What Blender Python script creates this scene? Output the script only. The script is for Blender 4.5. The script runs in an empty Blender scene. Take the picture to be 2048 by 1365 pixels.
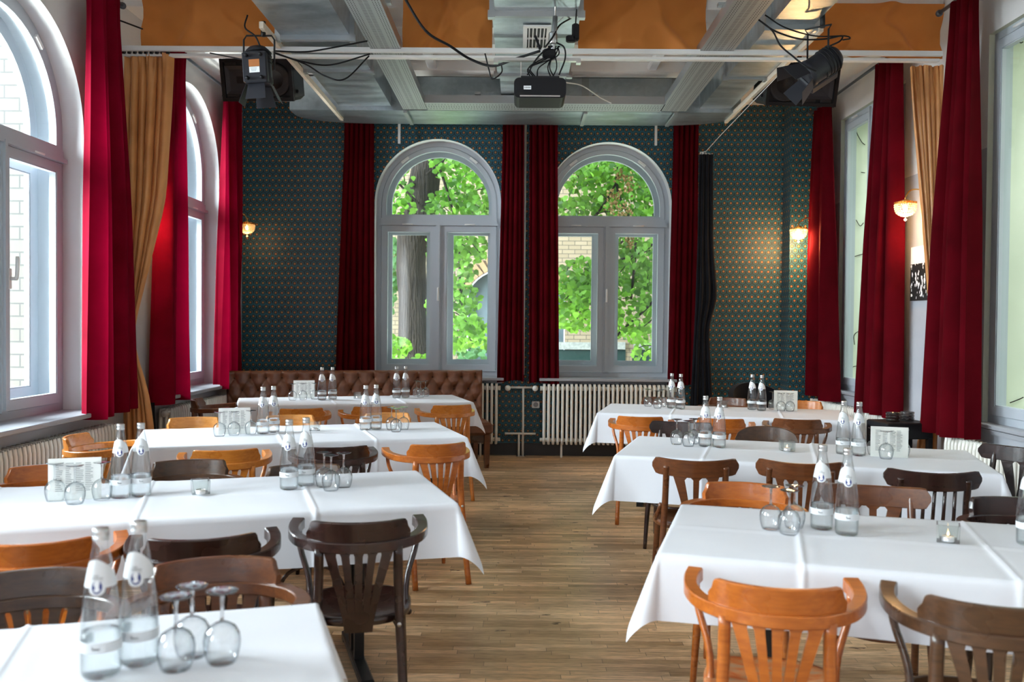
import bpy, math, random
from mathutils import Vector, Matrix
import numpy as np
C = bpy.context.scene.collection
R = math.radians
PI = math.pi

# ------------------------------------------------------------------ camera
FPX, PITCH, ROLL, YAW, CAMH = 1800.0, R(1.15), R(0.5), R(0.4), 1.47
Fv = Vector((-math.sin(YAW)*math.cos(PITCH), math.cos(YAW)*math.cos(PITCH), -math.sin(PITCH)))
R0 = Vector((math.cos(YAW), math.sin(YAW), 0)); U0 = R0.cross(Fv)
Rv = R0*math.cos(ROLL)+U0*math.sin(ROLL); Uv = U0*math.cos(ROLL)-R0*math.sin(ROLL)
cd = bpy.data.cameras.new('camera'); cam = bpy.data.objects.new('camera', cd); C.objects.link(cam)
cam.matrix_world = Matrix(((Rv.x, Uv.x, -Fv.x, 0), (Rv.y, Uv.y, -Fv.y, 0), (Rv.z, Uv.z, -Fv.z, CAMH), (0, 0, 0, 1)))
cd.sensor_width = 36; cd.lens = FPX*36/2048; cd.clip_end = 200
cd.dof.use_dof = True; cd.dof.focus_distance = 6.0; cd.dof.aperture_fstop = 3.4
bpy.context.scene.camera = cam
# ------------------------------------------------------------------ exposure, sky, daylight
vs = bpy.context.scene.view_settings
vs.view_transform = 'Standard'; vs.look = 'None'; vs.gamma = 1; vs.use_curve_mapping = False
vs.exposure = 0.52
bpy.context.scene.cycles.transparent_max_bounces = 40
w = bpy.data.worlds.new('overcast_sky'); bpy.context.scene.world = w; w.use_nodes = True
bg = w.node_tree.nodes['Background']; bg.inputs[0].default_value = (0.80, 0.90, 1.0, 1); bg.inputs[1].default_value = 2.2
def area(name, loc, rot, sx, sy, power, col):
    l = bpy.data.lights.new(name, 'AREA'); l.shape = 'RECTANGLE'; l.size = sx; l.size_y = sy
    l.energy = power; l.color = col
    o = bpy.data.objects.new(name, l); C.objects.link(o); o.location = loc; o.rotation_euler = rot
    return o
# daylight coming in through the left windows, the windows behind the viewer and the right windows
for i, (y, p) in enumerate(((-3.8, 1500), (-1.2, 2000), (2.0, 1700), (5.0, 1800), (9.2, 1500))):
    area('daylight_left_window', (-8.0, y, 4.2), (0, R(-72), 0), 3.6, 3.0, p, (0.86, 0.93, 1.0))
area('daylight_over_courtyard', (0, 13.3, 9.5), (R(20), 0, 0), 14, 5, 120, (0.95, 1.0, 0.98))
for i, (y, p) in enumerate(((-1.0, 500), (2.2, 500), (5.4, 500), (8.5, 420))):
    area('ceiling_fill_left', (-5.6, y, -0.35), (0, R(-118), 0), 2.0, 2.6, p, (0.95, 0.96, 0.95))  # added lamps aimed up through the left windows to brighten the ceiling
area('ceiling_fill_back', (0, 12.0, -0.2), (R(-118), 0, 0), 5.0, 1.6, 230, (0.93, 1.0, 0.88))  # added lamp below the back sills, brightens the rear ceiling and cross duct
area('daylight_right_passage', (4.0, 6.5, 5.6), (0, R(25), 0), 1.0, 9.0, 480, (0.95, 1.0, 0.97))

def floor_at(px, py, z=0.0):
    d = Fv + Rv*((px-1024)/FPX) + Uv*((682.5-py)/FPX)
    t = (z-CAMH)/d.z
    return Vector((d.x*t, d.y*t, z))
def at(px, py, Y):
    d = Fv + Rv*((px-1024)/FPX) + Uv*((682.5-py)/FPX)
    t = Y/d.y
    return Vector((d.x*t, Y, CAMH+d.z*t))

# ------------------------------------------------------------------ materials
def mat(name, col, rough=0.5, metal=0.0, **kw):
    m = bpy.data.materials.new(name); m.use_nodes = True
    p = m.node_tree.nodes['Principled BSDF']
    p.inputs['Base Color'].default_value = (*col, 1); p.inputs['Roughness'].default_value = rough
    p.inputs['Metallic'].default_value = metal
    for k, v in kw.items():
        p.inputs[k.replace('_', ' ')].default_value = v
    return m
class NT:
    def __init__(s, m): s.t = m.node_tree; s.n = s.t.nodes; s.p = s.n['Principled BSDF']
    def new(s, ty, **kw):
        n = s.n.new(ty)
        for k, v in kw.items(): setattr(n, k, v)
        return n
    def lk(s, a, b): s.t.links.new(a, b)
    def math(s, op, a, b=None, clamp=False):
        n = s.n.new('ShaderNodeMath'); n.operation = op; n.use_clamp = clamp
        for i, v in enumerate((a, b)):
            if v is None: continue
            if isinstance(v, (int, float)): n.inputs[i].default_value = v
            else: s.lk(v, n.inputs[i])
        return n.outputs[0]
    def mix(s, f, a, b):
        n = s.n.new('ShaderNodeMix'); n.data_type = 'RGBA'
        for i, v in ((0, f), (6, a), (7, b)):
            if isinstance(v, (int, float)): n.inputs[i].default_value = v
            elif isinstance(v, tuple): n.inputs[i].default_value = (*v, 1)
            else: s.lk(v, n.inputs[i])
        return n.outputs[2]
    def coord(s, kind='Object', scale=(1, 1, 1)):
        tc = s.n.new('ShaderNodeTexCoord'); mp = s.n.new('ShaderNodeMapping'); mp.inputs['Scale'].default_value = scale
        s.lk(tc.outputs[kind], mp.inputs[0]); return mp.outputs[0]
    def noise(s, vec, scale, detail=3, rough=0.5):
        n = s.n.new('ShaderNodeTexNoise'); n.inputs['Scale'].default_value = scale
        n.inputs['Detail'].default_value = detail; n.inputs['Roughness'].default_value = rough
        s.lk(vec, n.inputs['Vector']); return n.outputs['Fac']
    def ramp(s, f, stops):
        n = s.n.new('ShaderNodeValToRGB'); e = n.color_ramp.elements
        while len(e) < len(stops): e.new(0.5)
        for i, (p, c) in enumerate(stops): e[i].position = p; e[i].color = (*c, 1)
        s.lk(f, n.inputs[0]); return n.outputs[0]
    def bump(s, h, strength=0.3, dist=0.01):
        n = s.n.new('ShaderNodeBump'); n.inputs['Strength'].default_value = strength; n.inputs['Distance'].default_value = dist
        s.lk(h, n.inputs['Height']); s.lk(n.outputs[0], s.p.inputs['Normal'])

def noisy(name, c1, c2, scale=8, rough=0.5, metal=0.0, stretch=(1, 1, 1), bump=0.0, bdist=0.005, coord='Object', **kw):
    m = mat(name, c1, rough, metal, **kw); t = NT(m)
    v = t.coord(coord, stretch); n = t.noise(v, scale, 4)
    t.lk(t.ramp(n, ((0.3, c1), (0.7, c2))), t.p.inputs['Base Color'])
    if bump: t.bump(n, bump, bdist)
    return m
def wood(name, c1, c2, rough=0.28, axis=(1, 12, 12), coat=0.35):
    m = mat(name, c1, rough); t = NT(m); m.node_tree.nodes['Principled BSDF'].inputs['Coat Weight'].default_value = coat
    t.p.inputs['Coat Roughness'].default_value = 0.15
    v = t.coord('Object', axis); n = t.noise(v, 6, 5, 0.6)
    n2 = t.noise(t.coord('Object'), 9, 2)
    f = t.math('ADD', t.math('MULTIPLY', n, 0.7), t.math('MULTIPLY', n2, 0.3))
    t.lk(t.ramp(f, ((0.35, c1), (0.65, c2))), t.p.inputs['Base Color'])
    t.lk(t.math('ADD', t.math('MULTIPLY', n2, 0.25), rough-0.1), t.p.inputs['Roughness'])
    t.bump(n, 0.05, 0.002)
    return m
M = {}
M['honey'] = wood('honey_wood', (0.44, 0.125, 0.014), (0.62, 0.22, 0.032))
M['amber'] = wood('amber_wood', (0.32, 0.075, 0.008), (0.48, 0.135, 0.018))
M['pale'] = wood('pale_honey_wood', (0.62, 0.25, 0.05), (0.80, 0.37, 0.09))
M['brown'] = wood('brown_wood', (0.075, 0.022, 0.007), (0.155, 0.050, 0.015))
M['umber'] = wood('umber_wood', (0.036, 0.016, 0.007), (0.082, 0.036, 0.016))
M['dark'] = wood('dark_wood', (0.014, 0.006, 0.005), (0.035, 0.012, 0.009), 0.25)
# worn seat of the near honey chair
m = mat('worn_seat_wood', (0.5, 0.2, 0.08), 0.45); t = NT(m); v = t.coord('Object', (3, 10, 3))
n = t.noise(v, 5, 5, 0.65)
t.lk(t.ramp(n, ((0.36, (0.42, 0.085, 0.015)), (0.5, (0.46, 0.17, 0.06)), (0.62, (0.36, 0.21, 0.12)))), t.p.inputs['Base Color']); M['worn'] = m
M['frame'] = mat('grey_window_paint', (0.45, 0.49, 0.54), 0.55)
M['sill'] = mat('grey_sill_paint', (0.34, 0.35, 0.385), 0.35)
M['ceiling'] = noisy('ceiling_paint', (0.80, 0.78, 0.76), (0.86, 0.84, 0.81), 2, 0.8)
M['white'] = mat('white_gloss_paint', (0.78, 0.77, 0.73), 0.3)
M['radiator'] = mat('radiator_enamel', (0.76, 0.74, 0.69), 0.3)
M['whitep'] = mat('white_plastic', (0.75, 0.75, 0.74), 0.4)
M['black'] = mat('black_plastic', (0.006, 0.006, 0.008), 0.5, Specular_IOR_Level=0.25)
M['blackm'] = mat('black_metal', (0.012, 0.013, 0.015), 0.35, 0.3)
M['spot'] = mat('charcoal_lamp_housing', (0.018, 0.019, 0.026), 0.45, 0.0, Specular_IOR_Level=0.35)
M['mesh'] = noisy('speaker_cone_black', (0.005, 0.005, 0.007), (0.016, 0.016, 0.02), 120, 0.7)
M['chrome'] = mat('chrome', (0.75, 0.75, 0.76), 0.18, 1.0)
M['steel'] = mat('bright_steel', (0.6, 0.6, 0.6), 0.3, 1.0)
M['brass'] = mat('polished_brass', (0.75, 0.47, 0.14), 0.22, 1.0)
M['rodgrey'] = mat('grey_rod_paint', (0.10, 0.11, 0.13), 0.35, 0.5)

M['ink'] = mat('grey_print', (0.28, 0.29, 0.30), 0.6)
M['inkblue'] = mat('blue_print', (0.02, 0.035, 0.20), 0.5)
M['inkwhite'] = mat('white_print', (0.85, 0.87, 0.9), 0.5)
M['inkblack'] = mat('black_print', (0.01, 0.01, 0.01), 0.5)
M['label'] = mat('bottle_label', (0.70, 0.72, 0.74), 0.4)
M['wax'] = mat('candle_wax', (0.85, 0.83, 0.78), 0.4, Subsurface_Weight=0.2)
M['alu'] = mat('tealight_cup', (0.75, 0.75, 0.76), 0.35, 0.8)
M['orangesticker'] = mat('copper_sticker', (0.45, 0.16, 0.05), 0.4)
M['timber'] = noisy('pale_batten', (0.62, 0.53, 0.42), (0.72, 0.63, 0.52), 5, 0.6, stretch=(1, 8, 8))
M['asph'] = noisy('courtyard_ground', (0.10, 0.10, 0.095), (0.16, 0.17, 0.13), 3, 0.9)
def emit(name, col, s):
    m = bpy.data.materials.new(name); m.use_nodes = True; t = m.node_tree; t.nodes.clear()
    e = t.nodes.new('ShaderNodeEmission'); o = t.nodes.new('ShaderNodeOutputMaterial')
    e.inputs[0].default_value = (*col, 1); e.inputs[1].default_value = s; t.links.new(e.outputs[0], o.inputs[0]); return m
M['flame'] = emit('candle_flame', (1.0, 0.55, 0.18), 14)
M['bulb'] = emit('warm_bulb', (1.0, 0.72, 0.40), 40)
M['bulbdim'] = emit('dim_warm_bulb', (1.0, 0.6, 0.28), 9)
M['tube'] = mat('tube_light_plastic', (0.75, 0.75, 0.78), 0.35)

def glassy(name, tint, edge, refl=1.0, refr=0.25, ior=1.45, power=2.5):
    """clear glass: straight transmission tinted more at grazing angles, a share of refraction, fresnel reflection"""
    m = bpy.data.materials.new(name); m.use_nodes = True; t = m.node_tree; t.nodes.clear()
    N = t.nodes.new; L = t.links.new
    lw = N('ShaderNodeLayerWeight'); lw.inputs['Blend'].default_value = 0.5
    pw = N('ShaderNodeMath'); pw.operation = 'POWER'; pw.inputs[1].default_value = power; L(lw.outputs['Facing'], pw.inputs[0])
    cm = N('ShaderNodeMix'); cm.data_type = 'RGBA'; cm.inputs[6].default_value = (*tint, 1); cm.inputs[7].default_value = (*edge, 1); L(pw.outputs[0], cm.inputs[0])
    tr = N('ShaderNodeBsdfTransparent'); L(cm.outputs[2], tr.inputs[0])
    rf = N('ShaderNodeBsdfRefraction'); rf.inputs['IOR'].default_value = ior; rf.inputs['Roughness'].default_value = 0.0; L(cm.outputs[2], rf.inputs[0])
    mx = N('ShaderNodeMixShader'); mx.inputs[0].default_value = refr; L(tr.outputs[0], mx.inputs[1]); L(rf.outputs[0], mx.inputs[2])
    gl = N('ShaderNodeBsdfGlossy'); gl.inputs['Roughness'].default_value = 0.03
    p5 = N('ShaderNodeMath'); p5.operation = 'POWER'; p5.inputs[1].default_value = 5; L(lw.outputs['Facing'], p5.inputs[0])
    ml = N('ShaderNodeMath'); ml.operation = 'MULTIPLY_ADD'; ml.inputs[1].default_value = .9*refl; ml.inputs[2].default_value = .045*refl; ml.use_clamp = True; L(p5.outputs[0], ml.inputs[0])
    m2 = N('ShaderNodeMixShader'); L(ml.outputs[0], m2.inputs[0]); L(mx.outputs[0], m2.inputs[1]); L(gl.outputs[0], m2.inputs[2])
    o = N('ShaderNodeOutputMaterial'); L(m2.outputs[0], o.inputs[0]); return m
M['pane'] = glassy('window_glass', (0.95, 0.98, 0.97), (0.8, 0.9, 0.88), 0.6, 0.0)
M['bottle'] = glassy('bottle_glass', (0.97, 0.985, 0.985), (0.74, 0.79, 0.80), 1.9, 0.12, 1.3)
M['water'] = glassy('mineral_water', (0.97, 0.985, 0.99), (0.80, 0.83, 0.85), 0.5, 0.45, 1.15, 3)
M['wine'] = glassy('wine_glass', (0.985, 0.99, 0.99), (0.52, 0.56, 0.60), 1.6, 0.0, 1.3, 2.6)
M['stem'] = glassy('solid_glass_stem', (0.96, 0.97, 0.98), (0.55, 0.6, 0.63), 1.5, 0.7, 1.45, 2.5)
M['cube'] = glassy('cube_glass', (0.94, 0.96, 0.95), (0.55, 0.6, 0.6), 1.2, 0.1, 1.3)
M['crystal'] = glassy('crystal_bead', (1.0, 0.97, 0.90), (0.8, 0.68, 0.48), 1.5, 0.6, 1.5)
_t = M['crystal'].node_tree; _o = _t.nodes['Material Output']; _s = _o.inputs[0].links[0].from_socket
_tl = _t.nodes.new('ShaderNodeBsdfTranslucent'); _tl.inputs[0].default_value = (1, .93, .8, 1); _mx = _t.nodes.new('ShaderNodeMixShader'); _mx.inputs[0].default_value = .45
_t.links.new(_s, _mx.inputs[1]); _t.links.new(_tl.outputs[0], _mx.inputs[2]); _t.links.new(_mx.outputs[0], _o.inputs[0])
M['smoke'] = glassy('ashtray_glass', (0.7, 0.72, 0.74), (0.1, 0.1, 0.1), 1.2, 0.2, 1.4)

# plaster: off-white above, grey-blue paint below 2.72 m
m = mat('plaster_two_tone', (0.6, 0.6, 0.62), 0.75); t = NT(m)
g = t.new('ShaderNodeNewGeometry'); sp = t.new('ShaderNodeSeparateXYZ'); t.lk(g.outputs['Position'], sp.inputs[0])
f = t.math('GREATER_THAN', sp.outputs[2], 2.72)
n = t.noise(g.outputs['Position'], 3, 3)
lo = t.ramp(n, ((0.3, (0.36, 0.375, 0.42)), (0.7, (0.42, 0.43, 0.47)))); hi = t.ramp(n, ((0.3, (0.66, 0.65, 0.65)), (0.7, (0.72, 0.71, 0.70))))
t.lk(t.mix(f, lo, hi), t.p.inputs['Base Color']); M['plaster'] = m
M['reveal'] = mat('reveal_white', (0.72, 0.72, 0.73), 0.6)
M['dado'] = mat('black_skirting', (0.02, 0.022, 0.026), 0.4)

# wallpaper: staggered hexagons
m = mat('hexagon_wallpaper', (0.02, 0.05, 0.07), 0.55); t = NT(m)
g = t.new('ShaderNodeNewGeometry'); sp = t.new('ShaderNodeSeparateXYZ'); t.lk(g.outputs['Position'], sp.inputs[0])
DX, DZ = 0.0705, 0.108
def lattice(ox, oz):
    u = t.math('SUBTRACT', t.math('FRACT', t.math('ADD', t.math('DIVIDE', t.math('ADD', sp.outputs[0], sp.outputs[1]), DX), ox+50)), 0.5)
    v = t.math('SUBTRACT', t.math('FRACT', t.math('ADD', t.math('DIVIDE', sp.outputs[2], DZ), oz+50)), 0.5)
    x = t.math('ABSOLUTE', u); y = t.math('MULTIPLY', t.math('ABSOLUTE', v), DZ/DX)
    return t.math('MAXIMUM', x, t.math('ADD', t.math('MULTIPLY', x, 0.5), t.math('MULTIPLY', y, 0.866)))
dA = lattice(0, 0); dB = lattice(0.5, 0.42)
d = t.math('MINIMUM', dA, dB)
teal = t.math('MULTIPLY', t.math('GREATER_THAN', d, 0.285), t.math('LESS_THAN', d, 0.385))
teal2 = t.math('LESS_THAN', t.math('ABSOLUTE', t.math('SUBTRACT', dA, dB)), 0.055)
teal2 = t.math('MULTIPLY', teal2, t.math('GREATER_THAN', d, 0.42))
col = t.mix(t.math('MAXIMUM', teal, t.math('MULTIPLY', teal2, 0.6)), (0.010, 0.012, 0.017), (0.012, 0.15, 0.215))
ring = t.math('LESS_THAN', d, 0.215); col = t.mix(ring, col, (0.035, 0.018, 0.016))
dot = t.math('LESS_THAN', d, 0.155)
n = t.noise(g.outputs['Position'], 25, 1)
col = t.mix(dot, col, t.ramp(n, ((0.4, (0.36, 0.145, 0.065)), (0.6, (0.38, 0.21, 0.08)))))
t.lk(col, t.p.inputs['Base Color']); M['wallpaper'] = m

# floor: narrow worn oak strips running across the room
m = mat('worn_parquet', (0.3, 0.2, 0.1), 0.4); t = NT(m)
v = t.coord('Object')
br = t.new('ShaderNodeTexBrick')
sp = t.new('ShaderNodeSeparateXYZ'); t.lk(v, sp.inputs[0]); row = t.math('FLOOR', t.math('DIVIDE', sp.outputs[1], 0.045))
sh_ = t.math('FRACT', t.math('ADD', t.math('MULTIPLY', t.math('SINE', t.math('MULTIPLY', row, 12.99)), 437.58), 500.0))
cb = t.new('ShaderNodeCombineXYZ'); t.lk(t.math('ADD', sp.outputs[0], sh_), cb.inputs[0]); t.lk(sp.outputs[1], cb.inputs[1]); t.lk(cb.outputs[0], br.inputs['Vector'])
br.inputs['Scale'].default_value = 1; br.inputs['Brick Width'].default_value = 0.42; br.inputs['Row Height'].default_value = 0.045
br.inputs['Mortar Size'].default_value = 0.0009; br.offset = 0.0; br.inputs['Bias'].default_value = 0
br.inputs['Color1'].default_value = (0.40, 0.245, 0.12, 1); br.inputs['Color2'].default_value = (0.78, 0.53, 0.32, 1); br.inputs['Mortar'].default_value = (0.04, 0.025, 0.015, 1)
gr = t.noise(t.coord('Object', (2.5, 30, 1)), 4, 5, 0.65)
bl = t.noise(v, 1.3, 3)
c = t.mix(t.ramp(gr, ((0.42, (0, 0, 0)), (0.8, (1, 1, 1)))), br.outputs['Color'], (0.15, 0.09, 0.052))
mm = t.new('ShaderNodeMix', data_type='RGBA', blend_type='MULTIPLY'); mm.inputs[0].default_value = 0.8
t.lk(c, mm.inputs[6]); t.lk(t.ramp(bl, ((0.3, (0.8, 0.8, 0.8)), (0.65, (1.8, 1.75, 1.65)))), mm.inputs[7])
# dark spill stains by the right hand table
st = t.noise(t.coord('Object', (1.2, 3.2, 1)), 3.1, 4, 0.6)
c2 = t.mix(t.math('GREATER_THAN', st, 0.68), mm.outputs[2], (0.10, 0.045, 0.018))
t.lk(c2, t.p.inputs['Base Color'])
t.lk(t.math('ADD', t.math('MULTIPLY', gr, 0.3), 0.22), t.p.inputs['Roughness']); t.bump(br.outputs['Fac'], -0.2, 0.002); M['floor'] = m

def fabric(name, c1, c2, sheen=0.5, rough=0.8, scale=350, bump=0.15, metal=0.0, trans=0.0, stc=None):
    m = mat(name, c1, rough, metal); t = NT(m)
    t.p.inputs['Sheen Weight'].default_value = sheen
    if stc: t.p.inputs['Sheen Tint'].default_value = (*stc, 1)
    v = t.coord('Object'); n = t.noise(v, 4, 3); n2 = t.noise(v, scale, 2)
    t.lk(t.ramp(n, ((0.3, c1), (0.7, c2))), t.p.inputs['Base Color']); t.bump(n2, bump, 0.001)
    if trans:
        tl = t.new('ShaderNodeBsdfTranslucent'); tl.inputs[0].default_value = (*[min(1, x*1.6) for x in c2], 1)
        mx = t.new('ShaderNodeMixShader'); mx.inputs[0].default_value = trans
        o = t.n['Material Output']; t.lk(t.p.outputs[0], mx.inputs[1]); t.lk(tl.outputs[0], mx.inputs[2]); t.lk(mx.outputs[0], o.inputs[0])
    return m
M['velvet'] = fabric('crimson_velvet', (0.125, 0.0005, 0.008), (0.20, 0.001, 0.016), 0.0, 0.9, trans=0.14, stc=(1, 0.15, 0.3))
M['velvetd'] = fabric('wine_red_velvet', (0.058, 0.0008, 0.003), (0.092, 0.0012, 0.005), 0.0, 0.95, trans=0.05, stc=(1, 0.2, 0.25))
M['paper'] = fabric('white_paper', (0.92, 0.93, 0.89), (0.94, 0.95, 0.91), 0.0, 0.6, trans=0.5)
M['gold'] = fabric('gold_satin', (0.50, 0.205, 0.06), (0.68, 0.305, 0.10), 0.05, 0.38, 200, 0.08)
M['orange'] = fabric('orange_cotton', (0.50, 0.17, 0.03), (0.60, 0.22, 0.045), 0.1, 0.75, 300, 0.15, trans=0.2)
M['blackcloth'] = fabric('black_molton', (0.006, 0.007, 0.010), (0.010, 0.011, 0.016), 0.1, 0.9)
M['linen'] = fabric('white_linen', (0.66, 0.67, 0.72), (0.69, 0.70, 0.75), 0.0, 0.7, 500, 0.06)
M['leather'] = noisy('brown_leather', (0.115, 0.042, 0.02), (0.185, 0.07, 0.034), 14, 0.28, bump=0.1, bdist=0.002)
M['leatherdk'] = mat('leather_button', (0.05, 0.02, 0.012), 0.4)
for k_ in ('velvet', 'velvetd', 'blackcloth'): M[k_].node_tree.nodes['Principled BSDF'].inputs['Specular IOR Level'].default_value = 0.06
# galvanised sheet
m = mat('galvanised_sheet', (0.42, 0.47, 0.49), 0.35, 0.85); t = NT(m)
vo = t.new('ShaderNodeTexVoronoi'); t.lk(t.coord('Object', (1, 1, 1)), vo.inputs['Vector']); vo.inputs['Scale'].default_value = 28
n = t.noise(t.coord('Object', (1, 4, 1)), 2.2, 4)
hs = t.new('ShaderNodeSeparateColor'); t.lk(vo.outputs['Color'], hs.inputs[0])
f = t.math('ADD', t.math('MULTIPLY', hs.outputs[0], 0.12), t.math('MULTIPLY', n, 0.88))
t.lk(t.ramp(f, ((0.25, (0.30, 0.36, 0.40)), (0.75, (0.58, 0.65, 0.70)))), t.p.inputs['Base Color'])
t.lk(t.math('ADD', t.math('MULTIPLY', f, 0.22), 0.22), t.p.inputs['Roughness']); M['galv'] = m
M['flange'] = mat('duct_flange_steel', (0.42, 0.45, 0.47), 0.35, 0.8)
# perforated tray: slots painted in dark colour, standing in for shaded holes
m = mat('perforated_tray', (0.55, 0.56, 0.57), 0.45, 0.6); t = NT(m)
sp = t.new('ShaderNodeSeparateXYZ'); t.lk(t.coord('Object'), sp.inputs[0])
def slot(cx, px, fx, cy, py, fy, off):
    a = t.math('LESS_THAN', t.math('FRACT', t.math('ADD', t.math('DIVIDE', cx, px), off+40)), fx)
    b = t.math('LESS_THAN', t.math('FRACT', t.math('ADD', t.math('DIVIDE', cy, py), 40)), fy)
    return t.math('MULTIPLY', a, b)
s = slot(sp.outputs[0], 0.05, 0.35, sp.outputs[1], 0.036, 0.22, 0)
ay = t.math('ABSOLUTE', sp.outputs[1])
def rowat(c_, h_): return t.math('LESS_THAN', t.math('ABSOLUTE', t.math('SUBTRACT', ay, c_)), h_)
dash = t.math('LESS_THAN', t.math('FRACT', t.math('ADD', t.math('DIVIDE', sp.outputs[0], 0.030), 40)), 0.5)
tslot = t.math('LESS_THAN', t.math('FRACT', t.math('ADD', t.math('DIVIDE', sp.outputs[0], 0.024), 40)), 0.28)
s = t.math('MAXIMUM', t.math('MULTIPLY', dash, t.math('MAXIMUM', rowat(.098, .0035), t.math('MAXIMUM', rowat(.080, .0035), rowat(.062, .003)))), t.math('MULTIPLY', tslot, rowat(.018, .014)))
t.lk(t.mix(s, (0.33, 0.35, 0.36), (0.03, 0.03, 0.035)), t.p.inputs['Base Color']); M['perf'] = m
# brick
def brick(name, c1, c2, mo, bw, rh, ms, plane='xz'):
    m = mat(name, c1, 0.7); t = NT(m)
    g = t.new('ShaderNodeNewGeometry'); sp = t.new('ShaderNodeSeparateXYZ'); t.lk(g.outputs['Position'], sp.inputs[0])
    cb = t.new('ShaderNodeCombineXYZ'); t.lk(sp.outputs[0 if plane == 'xz' else 1], cb.inputs[0]); t.lk(sp.outputs[2], cb.inputs[1])
    br = t.new('ShaderNodeTexBrick'); t.lk(cb.outputs[0], br.inputs['Vector']); br.inputs['Scale'].default_value = 1
    br.inputs['Brick Width'].default_value = bw; br.inputs['Row Height'].default_value = rh; br.inputs['Mortar Size'].default_value = ms
    br.inputs['Color1'].default_value = (*c1, 1); br.inputs['Color2'].default_value = (*c2, 1); br.inputs['Mortar'].default_value = (*mo, 1)
    t.lk(br.outputs['Color'], t.p.inputs['Base Color']); t.bump(br.outputs['Fac'], -0.3, 0.006); return m
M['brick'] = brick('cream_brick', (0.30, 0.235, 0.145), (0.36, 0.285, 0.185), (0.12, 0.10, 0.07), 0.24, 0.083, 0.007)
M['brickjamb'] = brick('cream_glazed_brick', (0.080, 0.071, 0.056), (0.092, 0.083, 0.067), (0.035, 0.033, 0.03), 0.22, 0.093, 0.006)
M['voussoir'] = noisy('ochre_brick', (0.33, 0.20, 0.09), (0.40, 0.26, 0.13), 6, 0.7)
M['gate'] = noisy('weathered_blue_door', (0.09, 0.14, 0.16), (0.13, 0.18, 0.20), 5, 0.7)
M['dimwin'] = mat('dark_courtyard_glass', (0.02, 0.05, 0.045), 0.15)
M['stone'] = noisy('carved_grey_stone', (0.25, 0.27, 0.25), (0.42, 0.44, 0.40), 20, 0.8)
M['greenwall'] = noisy('mossy_render', (0.58, 0.62, 0.50), (0.68, 0.71, 0.59), 2.2, 0.85)
M['bark'] = noisy('linden_bark', (0.010, 0.007, 0.005), (0.045, 0.033, 0.024), 9, 0.9, stretch=(5, 5, 0.5), bump=1.0, bdist=0.08)
def leafmat(name, c1, c2):
    m = mat(name, c1, 0.45); t = NT(m)
    oi = t.new('ShaderNodeNewGeometry')
    col = t.ramp(oi.outputs['Random Per Island'], ((0.1, c1), (0.9, c2)))
    t.lk(col, t.p.inputs['Base Color'])
    tl = t.new('ShaderNodeBsdfTranslucent'); t.lk(t.mix(0.5, col, (0.36, 0.66, 0.07)), tl.inputs[0])
    mx = t.new('ShaderNodeMixShader'); mx.inputs[0].default_value = 0.45
    t.lk(t.p.outputs[0], mx.inputs[1]); t.lk(tl.outputs[0], mx.inputs[2]); t.lk(mx.outputs[0], t.n['Material Output'].inputs[0]); return m
M['leaf'] = leafmat('linden_leaf', (0.03, 0.12, 0.012), (0.24, 0.55, 0.06))
M['ivy'] = leafmat('ivy_leaf', (0.05, 0.16, 0.05), (0.14, 0.34, 0.14))
M['bloom'] = noisy('dry_linden_bloom', (0.25, 0.15, 0.05), (0.42, 0.28, 0.10), 30, 0.8)

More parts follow.
